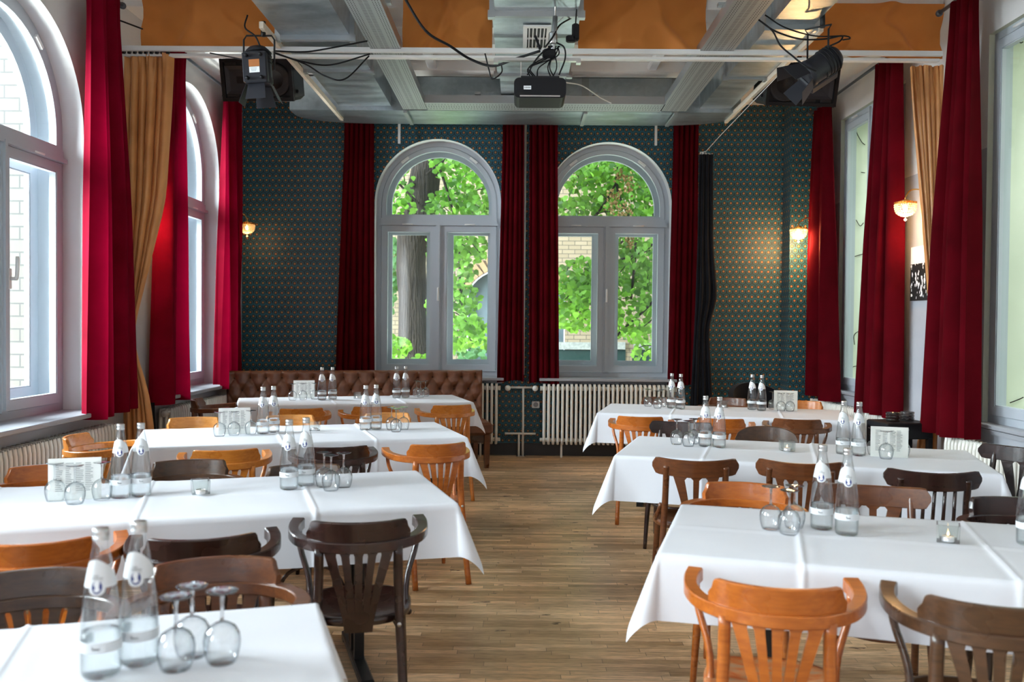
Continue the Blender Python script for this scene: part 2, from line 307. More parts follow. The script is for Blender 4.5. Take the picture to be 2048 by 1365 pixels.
# ------------------------------------------------------------------ mesh helpers
class MB:
    def __init__(s): s.v = []; s.f = []; s.sm = []
    def add(s, vs, fs, smooth=False):
        b = len(s.v); s.v += [tuple(x) for x in vs]
        s.f += [tuple(i+b for i in f) for f in fs]; s.sm += [smooth]*len(fs); return s
    def box(s, c, d, rz=0, M4=None, ch=0.0):
        x, y, z = d[0]/2, d[1]/2, d[2]/2
        if ch and min(x, y, z) > ch:
            q = []
            for sz, k in ((-1, 1), (-1, 0), (1, 0), (1, 1)):
                zz = sz*z if k else sz*(z-ch)
                ins = ch if k else 0
                X, Y = x-ins, y-ins; cc = ch*0.7
                q += [(-X+cc, -Y, zz), (X-cc, -Y, zz), (X, -Y+cc, zz), (X, Y-cc, zz), (X-cc, Y, zz), (-X+cc, Y, zz), (-X, Y-cc, zz), (-X, -Y+cc, zz)]
            fs = [tuple(range(7, -1, -1)), tuple(range(24, 32))]
            for r in range(3):
                for i in range(8): j = (i+1) % 8; fs.append((r*8+i, r*8+j, r*8+8+j, r*8+8+i))
        else:
            q = [(a, b, e) for e in (-z, z) for a, b in ((-x, -y), (x, -y), (x, y), (-x, y))]
            fs = [(3, 2, 1, 0), (4, 5, 6, 7), (0, 1, 5, 4), (1, 2, 6, 5), (2, 3, 7, 6), (3, 0, 4, 7)]
        m = M4 if M4 else Matrix.Rotation(rz, 4, 'Z')
        c = Vector(c); s.add([m @ Vector(p) + c for p in q], fs); return s
    def bar(s, a, b, wd, ht, up=(0, 0, 1), ch=0.0):
        a, b = Vector(a), Vector(b); d = (b-a); L = d.length; d.normalize(); up = Vector(up)
        if abs(d.dot(up)) > .98: up = Vector((0, 1, 0))
        sx = d.cross(up).normalized(); uz = sx.cross(d)
        m = Matrix(((d.x, sx.x, uz.x, 0), (d.y, sx.y, uz.y, 0), (d.z, sx.z, uz.z, 0), (0, 0, 0, 1)))
        return s.box((a+b)/2, (L, wd, ht), M4=m, ch=ch)
    def tube(s, pts, r, n=8, cap=True, sec=None, up=None, smooth=True):
        """sweep: r number or list; sec: list of (a,b) section points (side, up) scaled by r"""
        P = [Vector(p) for p in pts]; k = len(P)
        rs = r if isinstance(r, (list, tuple)) else [r]*k
        S = sec or [(math.cos(2*PI*i/n), math.sin(2*PI*i/n)) for i in range(n)]
        n = len(S); vs = []; prev = Vector(up) if up else None
        for i in range(k):
            d = (P[min(i+1, k-1)]-P[max(i-1, 0)])
            if d.length < 1e-9: d = Vector((0, 0, 1))
            d.normalize()
            if prev is None: prev = Vector((0, 0, 1)) if abs(d.z) < .9 else Vector((0, 1, 0))
            sx = d.cross(prev)
            if sx.length < 1e-5: sx = d.cross(Vector((1, 0, 0)))
            sx.normalize(); uz = sx.cross(d).normalized()
            if not up: prev = uz
            for a, b in S: vs.append(P[i]+(sx*a+uz*b)*rs[i])
        fs = [(i*n+j, i*n+(j+1) % n, (i+1)*n+(j+1) % n, (i+1)*n+j) for i in range(k-1) for j in range(n)]
        if cap: fs += [tuple(range(n-1, -1, -1)), tuple((k-1)*n+j for j in range(n))]
        s.add(vs, fs, smooth); return s
    def lathe(s, prof, n=24, c=(0, 0, 0), smooth=True, mtx=None):
        c = Vector(c); vs = []; fs = []
        for r, z in prof:
            for j in range(n):
                a = 2*PI*j/n; p = Vector((r*math.cos(a), r*math.sin(a), z))
                vs.append((mtx @ p if mtx else p)+c)
        for i in range(len(prof)-1):
            for j in range(n): fs.append((i*n+j, i*n+(j+1) % n, (i+1)*n+(j+1) % n, (i+1)*n+j))
        if prof[0][0] > 1e-6: fs.append(tuple(range(n-1, -1, -1)))
        if prof[-1][0] > 1e-6: fs.append(tuple((len(prof)-1)*n+j for j in range(n)))
        s.add(vs, fs, smooth); return s
    def grid(s, fn, nu, nv, smooth=True, flip=False):
        vs = [fn(i/nu, j/nv) for i in range(nu+1) for j in range(nv+1)]
        w = nv+1
        fs = [(i*w+j, (i+1)*w+j, (i+1)*w+j+1, i*w+j+1) for i in range(nu) for j in range(nv)]
        if flip: fs = [f[::-1] for f in fs]
        s.add(vs, fs, smooth); return s
    def prism(s, poly, y0, y1, fn=None):
        """poly in (x,z); extruded along y"""
        n = len(poly); fn = fn or (lambda x, y, z: (x, y, z))
        vs = [fn(x, y0, z) for x, z in poly]+[fn(x, y1, z) for x, z in poly]
        fs = [tuple(range(n)), tuple(range(2*n-1, n-1, -1))]+[(i, i+n, (i+1) % n+n, (i+1) % n) for i in range(n)]
        s.add(vs, fs); return s
    def band(s, A, B, y0, y1, closed=True):
        """ring between equal-length loops A,B of (x,z) extruded y0..y1"""
        n = len(A); vs = [(x, y0, z) for x, z in A]+[(x, y0, z) for x, z in B]+[(x, y1, z) for x, z in A]+[(x, y1, z) for x, z in B]
        fs = []
        for i in range(n if closed else n-1):
            j = (i+1) % n
            fs += [(i, j, n+j, n+i), (2*n+j, 2*n+i, 3*n+i, 3*n+j), (i, 2*n+i, 2*n+j, j), (n+j, 3*n+j, 3*n+i, n+i)]
        if not closed:
            fs += [(0, n, 3*n, 2*n), (n-1, 2*n-1+0, 4*n-1, 3*n-1)]
        s.add(vs, fs); return s
    def build(s, name, m, parent=None, loc=(0, 0, 0), rz=0, scale=None):
        me = bpy.data.meshes.new(name); me.from_pydata(s.v, [], s.f); me.update()
        me.polygons.foreach_set('use_smooth', s.sm)
        o = bpy.data.objects.new(name, me); C.objects.link(o); me.materials.append(M[m] if isinstance(m, str) else m)
        if parent: o.parent = parent
        o.location = loc; o.rotation_euler = (0, 0, rz)
        if scale: o.scale = scale
        return o
def spline(pts, n=6):
    P = [Vector(p) for p in pts]; P = [P[0]*2-P[1]]+P+[P[-1]*2-P[-2]]; out = []
    for i in range(1, len(P)-2):
        for k in range(n):
            t = k/n; a, b, c, d = P[i-1:i+3]
            out.append(0.5*((2*b)+(c-a)*t+(2*a-5*b+4*c-d)*t*t+(3*b-a-3*c+d)*t**3))
    out.append(P[-2]); return out
def tag(o, label=None, cat=None, group=None, kind=None):
    if label: o['label'] = label
    if cat: o['category'] = cat
    if group: o['group'] = group
    if kind: o['kind'] = kind
    return o
def empty(name, loc=(0, 0, 0), rz=0, label=None, cat=None, group=None, kind=None):
    o = bpy.data.objects.new(name, None); C.objects.link(o); o.location = loc; o.rotation_euler = (0, 0, rz); o.empty_display_size = .1
    return tag(o, label, cat, group, kind)
def copy_tree(o, parent=None):
    c = o.copy(); C.objects.link(c); c.parent = parent
    for ch in list(o.children): copy_tree(ch, c)
    return c
_used = {}
def instance(key, make, loc, rz, label, cat, group=None):
    if key not in _used: _used[key] = make(); o = _used[key]
    else: o = copy_tree(_used[key])
    o.location = loc; o.rotation_euler = (0, 0, rz); tag(o, label, cat, group); return o
def text_geo(s, size):
    cu = bpy.data.curves.new('t', 'FONT'); cu.body = s; cu.size = size; cu.align_x = 'CENTER'; cu.align_y = 'CENTER'
    o = bpy.data.objects.new('t', cu); C.objects.link(o); bpy.context.view_layer.update()
    me = bpy.data.meshes.new_from_object(o.evaluated_get(bpy.context.evaluated_depsgraph_get()))
    vs = [v.co.copy() for v in me.vertices]; fs = [tuple(p.vertices) for p in me.polygons]
    bpy.data.objects.remove(o); bpy.data.curves.remove(cu); bpy.data.meshes.remove(me); return vs, fs

# ------------------------------------------------------------------ the room
XL, XR, YB, YF, ZC = -3.08, 3.25, 10.0, -5.0, 3.90
TH = 0.42
def arch_loop(hw, z0, zs, n=28, arched=True, R_=None):
    if not arched: return [(-hw, z0), (-hw, zs), (hw, zs), (hw, z0)]
    r = R_ or hw
    return [(-hw, z0)]+[(-r*math.cos(PI*i/n), zs+r*math.sin(PI*i/n)) for i in range(n+1)]+[(hw, z0)]
def wall(name, L0, L1, H, ops, mtx, material, H0=0.0, th=TH):
    """local: x along the wall, y outward, z up; ops=(cx,hw,z0,zs,arched)"""
    b = MB(); xs = []
    def quad(x0, x1, za0, za1, zb0, zb1):
        # inner and outer faces, column x0..x1, bottom za (at x0,x1), top zb
        for y, fl in ((0, False), (th, True)):
            q = [(x0, y, za0), (x1, y, za1), (x1, y, zb1), (x0, y, zb0)]
            b.add(q, [(0, 1, 2, 3) if not fl else (3, 2, 1, 0)])
    x = L0
    for cx, hw, z0, zs, ar in sorted(ops):
        quad(x, cx-hw, H0, H0, H, H)
        quad(cx-hw, cx+hw, H0, H0, z0, z0)
        if ar:
            n = 36; pts = [(cx-hw*math.cos(PI*i/n), zs+hw*math.sin(PI*i/n)) for i in range(n+1)]
            for p, q in zip(pts, pts[1:]): quad(p[0], q[0], p[1], q[1], H, H)
        else: quad(cx-hw, cx+hw, zs, zs, H, H)
        x = cx+hw
    quad(x, L1, H0, H0, H, H)
    b.add([(L0, 0, H), (L1, 0, H), (L1, th, H), (L0, th, H)], [(0, 1, 2, 3)])
    o = b.build(name, material); o.matrix_world = mtx; tag(o, kind='structure')
    for cx, hw, z0, zs, ar in ops:
        c = MB(); lp = arch_loop(hw, z0, zs, 36, ar); lp = [(p+cx, q) for p, q in lp]
        n = len(lp); vs = [(p, 0, q) for p, q in lp]+[(p, th, q) for p, q in lp]
        c.add(vs, [(i, i+n, (i+1) % n+n, (i+1) % n) for i in range(n)])
        c.build('reveal', 'greenwall' if name == 'wall_right' else 'reveal', o)
    return o
def axis_mtx(origin, ex, ey):
    ex = Vector(ex); ey = Vector(ey); return Matrix(((ex.x, ey.x, 0, origin[0]), (ex.y, ey.y, 0, origin[1]), (0, 0, 1, 0), (0, 0, 0, 1)))
mBack = axis_mtx((0, YB), (1, 0), (0, 1))
mLeft = axis_mtx((XL, 0), (0, 1), (-1, 0))
mRight = axis_mtx((XR, 0), (0, -1), (1, 0))
mFront = axis_mtx((0, YF), (-1, 0), (0, -1))
WB1 = (-0.905, 0.70, 0.86, 2.80, True); WB2 = (0.985, 0.70, 0.86, 2.78, True)
WL = [(5.57, 0.79, 0.82, 2.75, True), (8.45, 0.78, 0.82, 2.90, True), (2.3, 0.79, 0.82, 2.75, True), (-0.9, 0.79, 0.82, 2.75, True), (-3.6, 0.79, 0.82, 2.75, True)]
WR = [(-5.55, 0.76, 0.80, 3.50, False), (-8.42, 0.76, 0.82, 3.55, False), (-2.3, 0.76, 0.82, 3.50, False)]
wall('wall_back', XL, XR, 4.15, [WB1, WB2], mBack, 'wallpaper')
wall('wall_left', YF, YB, 4.15, WL, mLeft, 'plaster')
wall('wall_right', -YB, -YF, 4.15, WR, mRight, 'plaster')
wall('wall_front', -XR, -XL, 4.15, [], mFront, 'plaster')
b = MB().box((0.1, (YB+YF)/2, -0.1), (XR-XL+0.8, YB-YF+0.8, 0.2)); tag(b.build('floor', 'floor'), kind='structure')
b = MB().box((0.1, (YB+7.0)/2+.22, ZC+0.15), (XR-XL+0.9, YB-7.0+.44, 0.3)).box((0.1, (7.0+YF)/2, 4.07+.1), (XR-XL+0.9, 7.0-YF+0.9, 0.2)); tag(b.build('ceiling', 'ceiling'), kind='structure')
# wall papered pier in the far right corner
b = MB().box((3.08, 9.86, ZC/2), (0.34, 0.28, ZC)); tag(b.build('trim_1', 'wallpaper'), kind='structure')
b = MB().box((0.0, 9.985, 0.06), (6.1, 0.03, 0.12)); b.box((0, 9.985, 0.128), (6.1, 0.04, 0.016)); tag(b.build('baseboard_back', 'dado'), kind='structure')
b = MB().box((XL+0.012, 7.3, 0.06), (0.024, 5.3, 0.12)); tag(b.build('baseboard_left', 'dado'), kind='structure')
b = MB().box((XR-0.012, 7.0, 0.06), (0.024, 5.4, 0.12)); tag(b.build('baseboard_right', 'dado'), kind='structure')
# ceiling boards and beams behind the curtain rail
b = MB()
for y, wd, h in ((7.35, 0.10, 0.05), (7.75, 0.16, 0.07), (8.15, 0.10, 0.05), (8.5, 0.2, 0.09)):
    b.box((0.25, y, ZC-h/2), (2.9, wd, h))
tag(b.build('trim_2', 'ceiling'), kind='structure')

def window(name, mtx, op, yi, handle_side=1, gap=0.05, two=True, transom=True):
    """casement window set in the opening, yi = depth of the inner frame behind the wall face"""
    cx, hw, z0, zs, ar = op
    root = empty(name, kind='structure'); root.matrix_world = mtx @ Matrix.Translation((cx, 0, 0))
    zt = 2.60 if transom else zs-.02
    F = 'frame'
    def loopf(d, bot=z0): return arch_loop(hw-d, bot, zs if ar else zs-d, 28, ar)
    # outer fixed frame
    MB().band(loopf(0.0, z0), loopf(gap, z0+0.06), yi, yi+(0.24 if two else 0.10)).build('frame', F, root)
    # transom
    if transom: MB().box((0, yi+0.02, zt), (2*hw-2*gap, 0.10, 0.085)).box((0, yi-0.035, zt-0.025), (2*hw-0.06, 0.03, 0.03)).build('transom', F, root)
    MB().box((0, yi+0.0, (z0+0.06+zt-0.04)/2), (0.065, 0.075, zt-0.1-z0)).box((0, yi-0.045, (z0+0.06+zt)/2), (0.03, 0.02, zt-0.1-z0)).build('mullion', F, root)
    # arched or square fanlight
    def fan(d, y, wd, th):
        if ar:
            k = (hw-d)
            zb = zt+0.045
            A = []; B = []
            n = 26
            for r, lst in ((k, A), (k-wd, B)):
                lst.append((-r, zb if lst is A else zb+wd*0.6))
                for i in range(n+1): lst.append((-r*math.cos(PI*i/n), zs+r*math.sin(PI*i/n)))
                lst.append((r, zb if lst is A else zb+wd*0.6))
        else:
            k = hw-d; zb = zt+0.045
            A = [(-k, zb), (-k, zs-d), (k, zs-d), (k, zb)]; B = [(-k+wd, zb+wd), (-k+wd, zs-d-wd), (k-wd, zs-d-wd), (k-wd, zb+wd)]
        o = MB().band(A, B, y, y+th).build('fanlight', F, root)
        g = MB(); g.add([(p, y+th*0.6, q) for p, q in B], [tuple(range(len(B)))]); g.build('pane', 'pane', o)
    if transom: fan(gap+0.005, yi-0.01, 0.05, 0.05)
    if two: fan(gap, yi+0.15, 0.095, 0.045)
    # casements
    for s in (-1, 1):
        for d, y, wd, th in ((gap+0.005, yi-0.02, 0.062, 0.055),)+(((gap, yi+0.15, 0.095, 0.045),) if two else ()):
            xa, xb = 0.028 if y < yi else 0.05, hw-d
            za, zb = z0+0.065 if y < yi else z0+0.085, zt-0.045 if y < yi else zt-0.03
            A = [(s*xa, za), (s*xa, zb), (s*xb, zb), (s*xb, za)]; B = [(s*(xa+wd), za+wd), (s*(xa+wd), zb-wd), (s*(xb-wd), zb-wd), (s*(xb-wd), za+wd)]
            o = MB().band(A, B, y, y+th).build('casement', F, root)
            MB().add([(p, y+th*0.6, q) for p, q in B], [(0, 1, 2, 3)]).build('pane', 'pane', o)
            MB().band([(p*1.0, q) for p, q in B], [(s*(xa+wd+0.008), za+wd+0.008), (s*(xa+wd+0.008), zb-wd-0.008), (s*(xb-wd-0.008), zb-wd-0.008), (s*(xb-wd-0.008), za+wd+0.008)], y+0.006, y+th-0.01).build('glazing_bead', F, o)
    # handle
    h = MB(); hx = 0.0 if handle_side == 0 else handle_side*0.055
    h.box((hx, yi-0.035, 1.72), (0.032, 0.02, 0.13), ch=0.004); h.tube([(hx, yi-0.04, 1.72), (hx, yi-0.085, 1.72)], 0.011, 8)
    h.tube(spline([(hx, yi-0.078, 1.715), (hx, yi-0.085, 1.74), (hx, yi-0.088, 1.80), (hx, yi-0.088, 1.86)], 4), [0.012]*12+[0.009], 8)
    h.build('handle', 'whitep', root)
    k = MB()
    for s in (-0.5, 0.5):
        k.tube([(s*hw-0.06, yi-0.045, zt-0.03), (s*hw+0.06, yi-0.045, zt-0.03)], 0.009, 8)
    if ar:
        for a in (52, 128):
            x, z = (hw-0.075)*math.cos(R(a)), zs+(hw-0.075)*math.sin(R(a))
            tx, tz = -math.sin(R(a)), math.cos(R(a))
            k.bar((x-tx*.05, yi-0.02, z-tz*.05), (x+tx*.05, yi-0.02, z+tz*.05), 0.02, 0.025)
    k.build('hinge', 'whitep', root)
    # sill board
    MB().box((0, 0.03, z0-0.007), (2*hw+0.10, yi*2+0.10, 0.03), ch=0.005).box((0, -0.012, z0-0.045), (2*hw+0.06, 0.04, 0.03)).build('sill', 'sill', root)
    return root
window('window_1', mBack, WB1, 0.17, handle_side=0)
window('window_2', mBack, WB2, 0.17, handle_side=0)
window('window_3', mLeft, WL[0], 0.15, handle_side=1)
window('window_4', mLeft, WL[1], 0.15, handle_side=1)
window('window_5', mLeft, WL[2], 0.15)
window('window_6', mLeft, WL[3], 0.15)
window('window_7', mRight, WR[0], 0.04, two=False, transom=False)
window('window_8', mRight, WR[1], 0.04, two=False, transom=False)
window('window_9', mRight, WR[2], 0.04, two=False, transom=False)

# ------------------------------------------------------------------ outside
b = MB().box((0, 15, -0.85), (60, 60, 0.1)); tag(b.build('ground', 'asph'), kind='structure')
def facade():
    root = empty('courtyard_building', (0, 17.5, -0.8), label='cream brick building across the courtyard behind the linden tree', cat='building')
    b = MB(); X0, X1, H = -14, 16, 11
    # wall with an arched gateway (local coordinates relative to root)
    ax, ahw, azs, ahh = -0.05, 0.95, 2.75, 0.62
    def q(x0, x1, za0, za1, zb0, zb1): b.add([(x0, 0, za0), (x1, 0, za1), (x1, 0, zb1), (x0, 0, zb0)], [(0, 1, 2, 3)])
    q(X0, ax-ahw, 0, 0, H, H); q(ax+ahw, X1, 0, 0, H, H)
    n = 20; pts = [(ax-ahw*math.cos(PI*i/n), azs+ahh*math.sin(PI*i/n)) for i in range(n+1)]
    for p, r in zip(pts, pts[1:]): q(p[0], r[0], p[1], r[1], H, H)
    b.add([(X0, 0, H), (X1, 0, H), (X1, 6, H), (X0, 6, H)], [(0, 1, 2, 3)])
    b.build('wall', 'brick', root)
    MB().prism([(ax-ahw, 0)]+pts+[(ax+ahw, 0)], 0.35, 0.45).build('gate', 'gate', root)
    v = MB()
    for i in range(22):
        a = PI*(i+0.5)/22; cx, cz = ax-ahw*1.0*math.cos(a), azs+ahh*math.sin(a)
        nx, nz = -math.cos(a), math.sin(a)*1.2; l = math.hypot(nx, nz); nx /= l; nz /= l
        v.bar((cx+nx*0.005, -0.03, cz+nz*0.005), (cx+nx*0.25, -0.03, cz+nz*0.25), 0.10, 0.11, up=(0, 1, 0))
    v.build('gate_arch', 'voussoir', root)
    for px0, px1 in ((1112, 1197), (1221, 1251), (1265, 1312), (1325, 1390)):
        a = at(px0, 700, 17.45); c = at(px1, 740, 17.45)
        MB().box(((a.x+c.x)/2, 0.0, (a.z+c.z)/2+0.8-0.2), (c.x-a.x, 0.06, a.z-c.z+0.4)).build('window', 'dimwin', root)
        MB().box(((a.x+c.x)/2, -0.06, a.z+0.8+0.08), ((c.x-a.x)*0.9, 0.1, 0.14)).build('ledge', 'stone', root)
    for x, z in ((-5, 4.5), (4, 6.5), (-2.2, 7), (7.5, 3.5), (-8, 3)):
        MB().box((x, -0.01, z), (1.1, 0.06, 2.0)).build('window', 'dimwin', root)
facade()
# brick pier just outside the left windows
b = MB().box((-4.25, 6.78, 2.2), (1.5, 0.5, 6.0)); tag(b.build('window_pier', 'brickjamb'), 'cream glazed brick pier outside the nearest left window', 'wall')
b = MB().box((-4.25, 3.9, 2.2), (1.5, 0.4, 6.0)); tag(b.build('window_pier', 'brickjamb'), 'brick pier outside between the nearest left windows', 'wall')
b = MB().box((4.9, 5.5, 2.0), (0.3, 20, 6.0)); tag(b.build('garden_wall', 'greenwall'), 'pale mossy green rendered wall close outside the right windows', 'wall')
def leaf_pts(p, nrm, up, s):
    n = nrm.normalized(); u = (up-n*up.dot(n)).normalized(); r = u.cross(n)
    o = [(0, -.5, 0), (.34, -.42, .06), (.5, -.08, .10), (.3, .28, .06), (0, .6, 0), (-.3, .28, .06), (-.5, -.08, .10), (-.34, -.42, .06)]
    return [p+(r*a+u*b_+n*c)*s for a, b_, c in o]
def leaves(clusters, seed, size, Y):
    rnd = random.Random(seed); b = MB(); tw = MB()
    for px, py, rx, rz, cnt, dy in clusters:
        c = at(px, py, Y+dy)
        k = (Y+dy)/FPX
        for _ in range(cnt):
            while True:
                x, y, z = (rnd.uniform(-1, 1) for _ in range(3))
                if x*x+y*y+z*z < 1: break
            p = c+Vector((x*rx*k, y*0.55, z*rz*k))
            nrm = Vector((rnd.gauss(0, .5), -0.8+rnd.gauss(0, .5), rnd.gauss(.45, .45)))
            up = Vector((rnd.gauss(0, .5), rnd.gauss(0, .2), -1))
            b.add(leaf_pts(p, nrm, up, size*rnd.uniform(.65, 1.25)), [(0, 1, 7), (1, 2, 6, 7), (2, 3, 5, 6), (3, 4, 5)])
        for _ in range(2):
            e = c+Vector((rnd.uniform(-1, 1)*rx*k, rnd.uniform(-.3, .3), rnd.uniform(-.6, .9)*rz*k)); f_ = c+Vector((rnd.uniform(-1, 1)*rx*k*.8, rnd.uniform(-.3, .3), rnd.uniform(-1, 0)*rz*k))
            tw.tube(spline([e, (e+f_)/2+Vector((0, 0, .08)), f_], 4), 0.007, 5)
    return b, tw
tree = empty('linden_tree', (-1.45, 12.6, -0.8), label='thick barked linden tree seen through the left back window', cat='tree')
b = MB(); sp_ = spline([at(826, 960, 12.6), at(834, 740, 12.6), at(832, 680, 12.6), at(828, 600, 12.6), at(822, 540, 12.6), at(826, 480, 12.6), at(842, 400, 12.6), at(853, 330, 12.6), at(862, 200, 12.6), at(880, -100, 12.6)], 5)
rs = np.interp(np.linspace(0, 1, len(sp_)), [0, .2, .35, .5, .6, .7, .8, 1], [.32, .26, .21, .205, .24, .225, .20, .16]).tolist()
b.tube(sp_, rs, 18)
pt = tree.location
def rebase(mb, o=pt): mb.v = [(x-o[0], y-o[1], z-o[2]) for x, y, z in mb.v]; return mb
rebase(b).build('trunk', 'bark', tree)
b = MB()
for pts in ([(850, 420), (800, 370), (760, 330)], [(850, 350), (930, 300), (1060, 290), (1180, 300)], [(860, 240), (1080, 220), (1240, 300), (1200, 420), (1130, 470)], [(1340, 400), (1260, 470), (1180, 540), (1120, 590)], [(1345, 450), (1290, 500), (1240, 520)], [(1345, 560), (1290, 620), (1240, 665), (1225, 690)],
            [(868, 300), (905, 420), (918, 500), (922, 600), (945, 690)], [(1240, 300), (1235, 380), (1270, 470), (1262, 600)]):
    b.tube(spline([at(x, y, 11.9) for x, y in pts], 6), 0.017, 6)
rebase(b).build('branch', 'bark', tree)
cl = [(790, 370, 40, 55, 60, 0), (790, 425, 45, 30, 50, 0), (915, 330, 60, 40, 120, 0), (940, 380, 60, 45, 150, .2), (900, 420, 55, 35, 90, .2), (960, 430, 40, 30, 70, 0),
      (905, 480, 35, 30, 60, -.3), (940, 500, 40, 35, 55, -.3), (915, 550, 40, 40, 60, -.3), (930, 600, 35, 30, 60, -.2), (920, 640, 45, 35, 75, -.2), (950, 670, 45, 30, 80, -.2), (900, 690, 40, 20, 35, 0), (867, 500, 12, 35, 18, -.3), (866, 620, 10, 40, 18, -.2),
      (790, 700, 30, 30, 45, -.5), (840, 730, 35, 20, 30, -.5), (1170, 345, 60, 35, 120, 0), (1230, 340, 60, 35, 150, 0), (1290, 360, 50, 40, 140, 0), (1200, 390, 60, 35, 110, .2), (1150, 420, 60, 25, 70, .2), (1275, 420, 60, 40, 130, .1), (1220, 430, 40, 30, 40, .1),
      (1290, 490, 55, 45, 130, 0), (1250, 530, 50, 45, 110, 0), (1310, 560, 40, 45, 100, 0), (1165, 545, 50, 30, 95, -.2), (1140, 590, 50, 35, 120, -.2), (1180, 600, 45, 40, 110, -.2), (1150, 640, 45, 25, 70, -.2), (1190, 560, 30, 40, 60, -.1),
      (1250, 600, 50, 40, 90, 0), (1300, 640, 45, 40, 80, 0), (1245, 650, 35, 35, 45, 0), (1290, 700, 40, 30, 35, 0), (1190, 730, 15, 12, 10, -.3)]
b, tw = leaves([(a_, b_, c_, d_, int(n_*1.8), e_) for a_, b_, c_, d_, n_, e_ in cl], 4, 0.078, 12.0)
rebase(b).build('foliage', 'leaf', tree)['kind'] = 'stuff'
rebase(tw).build('twigs', 'bark', tree)['kind'] = 'stuff'
rnd = random.Random(9); b = MB()
for px, py in ((1240, 350), (1262, 372), (1230, 390), (1225, 405), (1250, 425), (1240, 300), (1260, 482), (1235, 440)):
    for _ in range(26):
        p = at(px+rnd.gauss(0, 7), py+rnd.gauss(0, 12), 11.6); b.add(leaf_pts(p, Vector((rnd.gauss(0, 1), -1, rnd.gauss(0, 1))), Vector((rnd.gauss(0, 1), 0, 1)), .04), [tuple(range(8))])
rebase(b).build('dry_blossoms', 'bloom', tree)['kind'] = 'stuff'
b, tw = leaves([(785, 510, 14, 35, 90, 0), (782, 570, 14, 35, 70, 0), (778, 610, 10, 20, 20, 0)], 5, 0.12, 16.8)
tag(b.build('ivy', 'ivy'), 'pale green ivy climbing the brick wall left of the trunk', 'plant', kind='stuff')
b, tw = leaves([(790, 735, 60, 22, 160, 0), (900, 745, 60, 18, 120, 0), (960, 720, 60, 30, 90, 1)], 6, 0.11, 14.5)
tag(b.build('shrub', 'ivy'), 'low green shrub at the foot of the linden tree', 'plant', kind='stuff')

# ------------------------------------------------------------------ chairs
def sec_rect(w, h, k=0.25):
    return [(-w+w*k, -h), (w-w*k, -h), (w, -h+h*k*1.3), (w, h-h*k*1.3), (w-w*k, h), (-w+w*k, h), (-w, h-h*k*1.3), (-w, -h+h*k*1.3)]
def seat_mb(rx=.20, ry=.205, z=.455, t_=.03, dish=.012):
    b = MB(); n = 32
    def rr(a):
        c, s_ = math.cos(a), math.sin(a); e = 2.6
        r = (abs(c)**e+abs(s_)**e)**(-1/e); k = 1+0.06*s_
        return r*c*rx*k, r*s_*ry
    rings = [(0.05, -dish), (.45, -dish), (.80, -dish*.4), (.90, 0.0), (.97, 0.0), (1.0, -0.008), (1.0, -t_+.006), (.95, -t_), (.02, -t_)]
    vs = []
    for k, dz in rings:
        for j in range(n):
            x, y = rr(2*PI*j/n); vs.append((x*k, y*k, z+dz))
    fs = [(i*n+j, i*n+(j+1) % n, (i+1)*n+(j+1) % n, (i+1)*n+j) for i in range(len(rings)-1) for j in range(n)]
    fs += [tuple(range(n-1, -1, -1)), tuple((len(rings)-1)*n+j for j in range(n))]
    b.add(vs, [f[::-1] for f in fs], True); return b
def fan_splat(n, zt, zb, ztop_y, w0, w1, y0, gap=0.42, solid=0.22, curve=0.012):
    """n slats fanning from a solid foot"""
    b = MB(); K = 12; th = .007
    def W(t_): return w0+(w1-w0)*(t_**1.35)
    def yy(x, t_): return y0+(ztop_y-y0)*t_ - curve*math.sin(PI*t_) + 1.1*x*x
    for i in range(n):
        vs = []
        for k in range(K+1):
            t_ = k/K; g = 0 if t_ < solid else gap*min(1, (t_-solid)/.35)*(.55+.45*t_)
            if t_ > .93: g *= max(0, (1-t_)/.07)
            l = -1+2*(i+(g/2 if i > 0 else 0))/n; r = -1+2*(i+1-(g/2 if i < n-1 else 0))/n
            z = zb+(zt-zb)*t_
            for s_, d in ((l, -th), (r, -th), (r, th), (l, th)):
                x = s_*W(t_); vs.append((x, yy(x, t_)+d, z))
        fs = [(k*4+a, k*4+(a+1) % 4, k*4+4+(a+1) % 4, k*4+4+a) for k in range(K) for a in range(4)]+[(3, 2, 1, 0), tuple(K*4+a for a in range(4))]
        b.add(vs, fs)
    return b
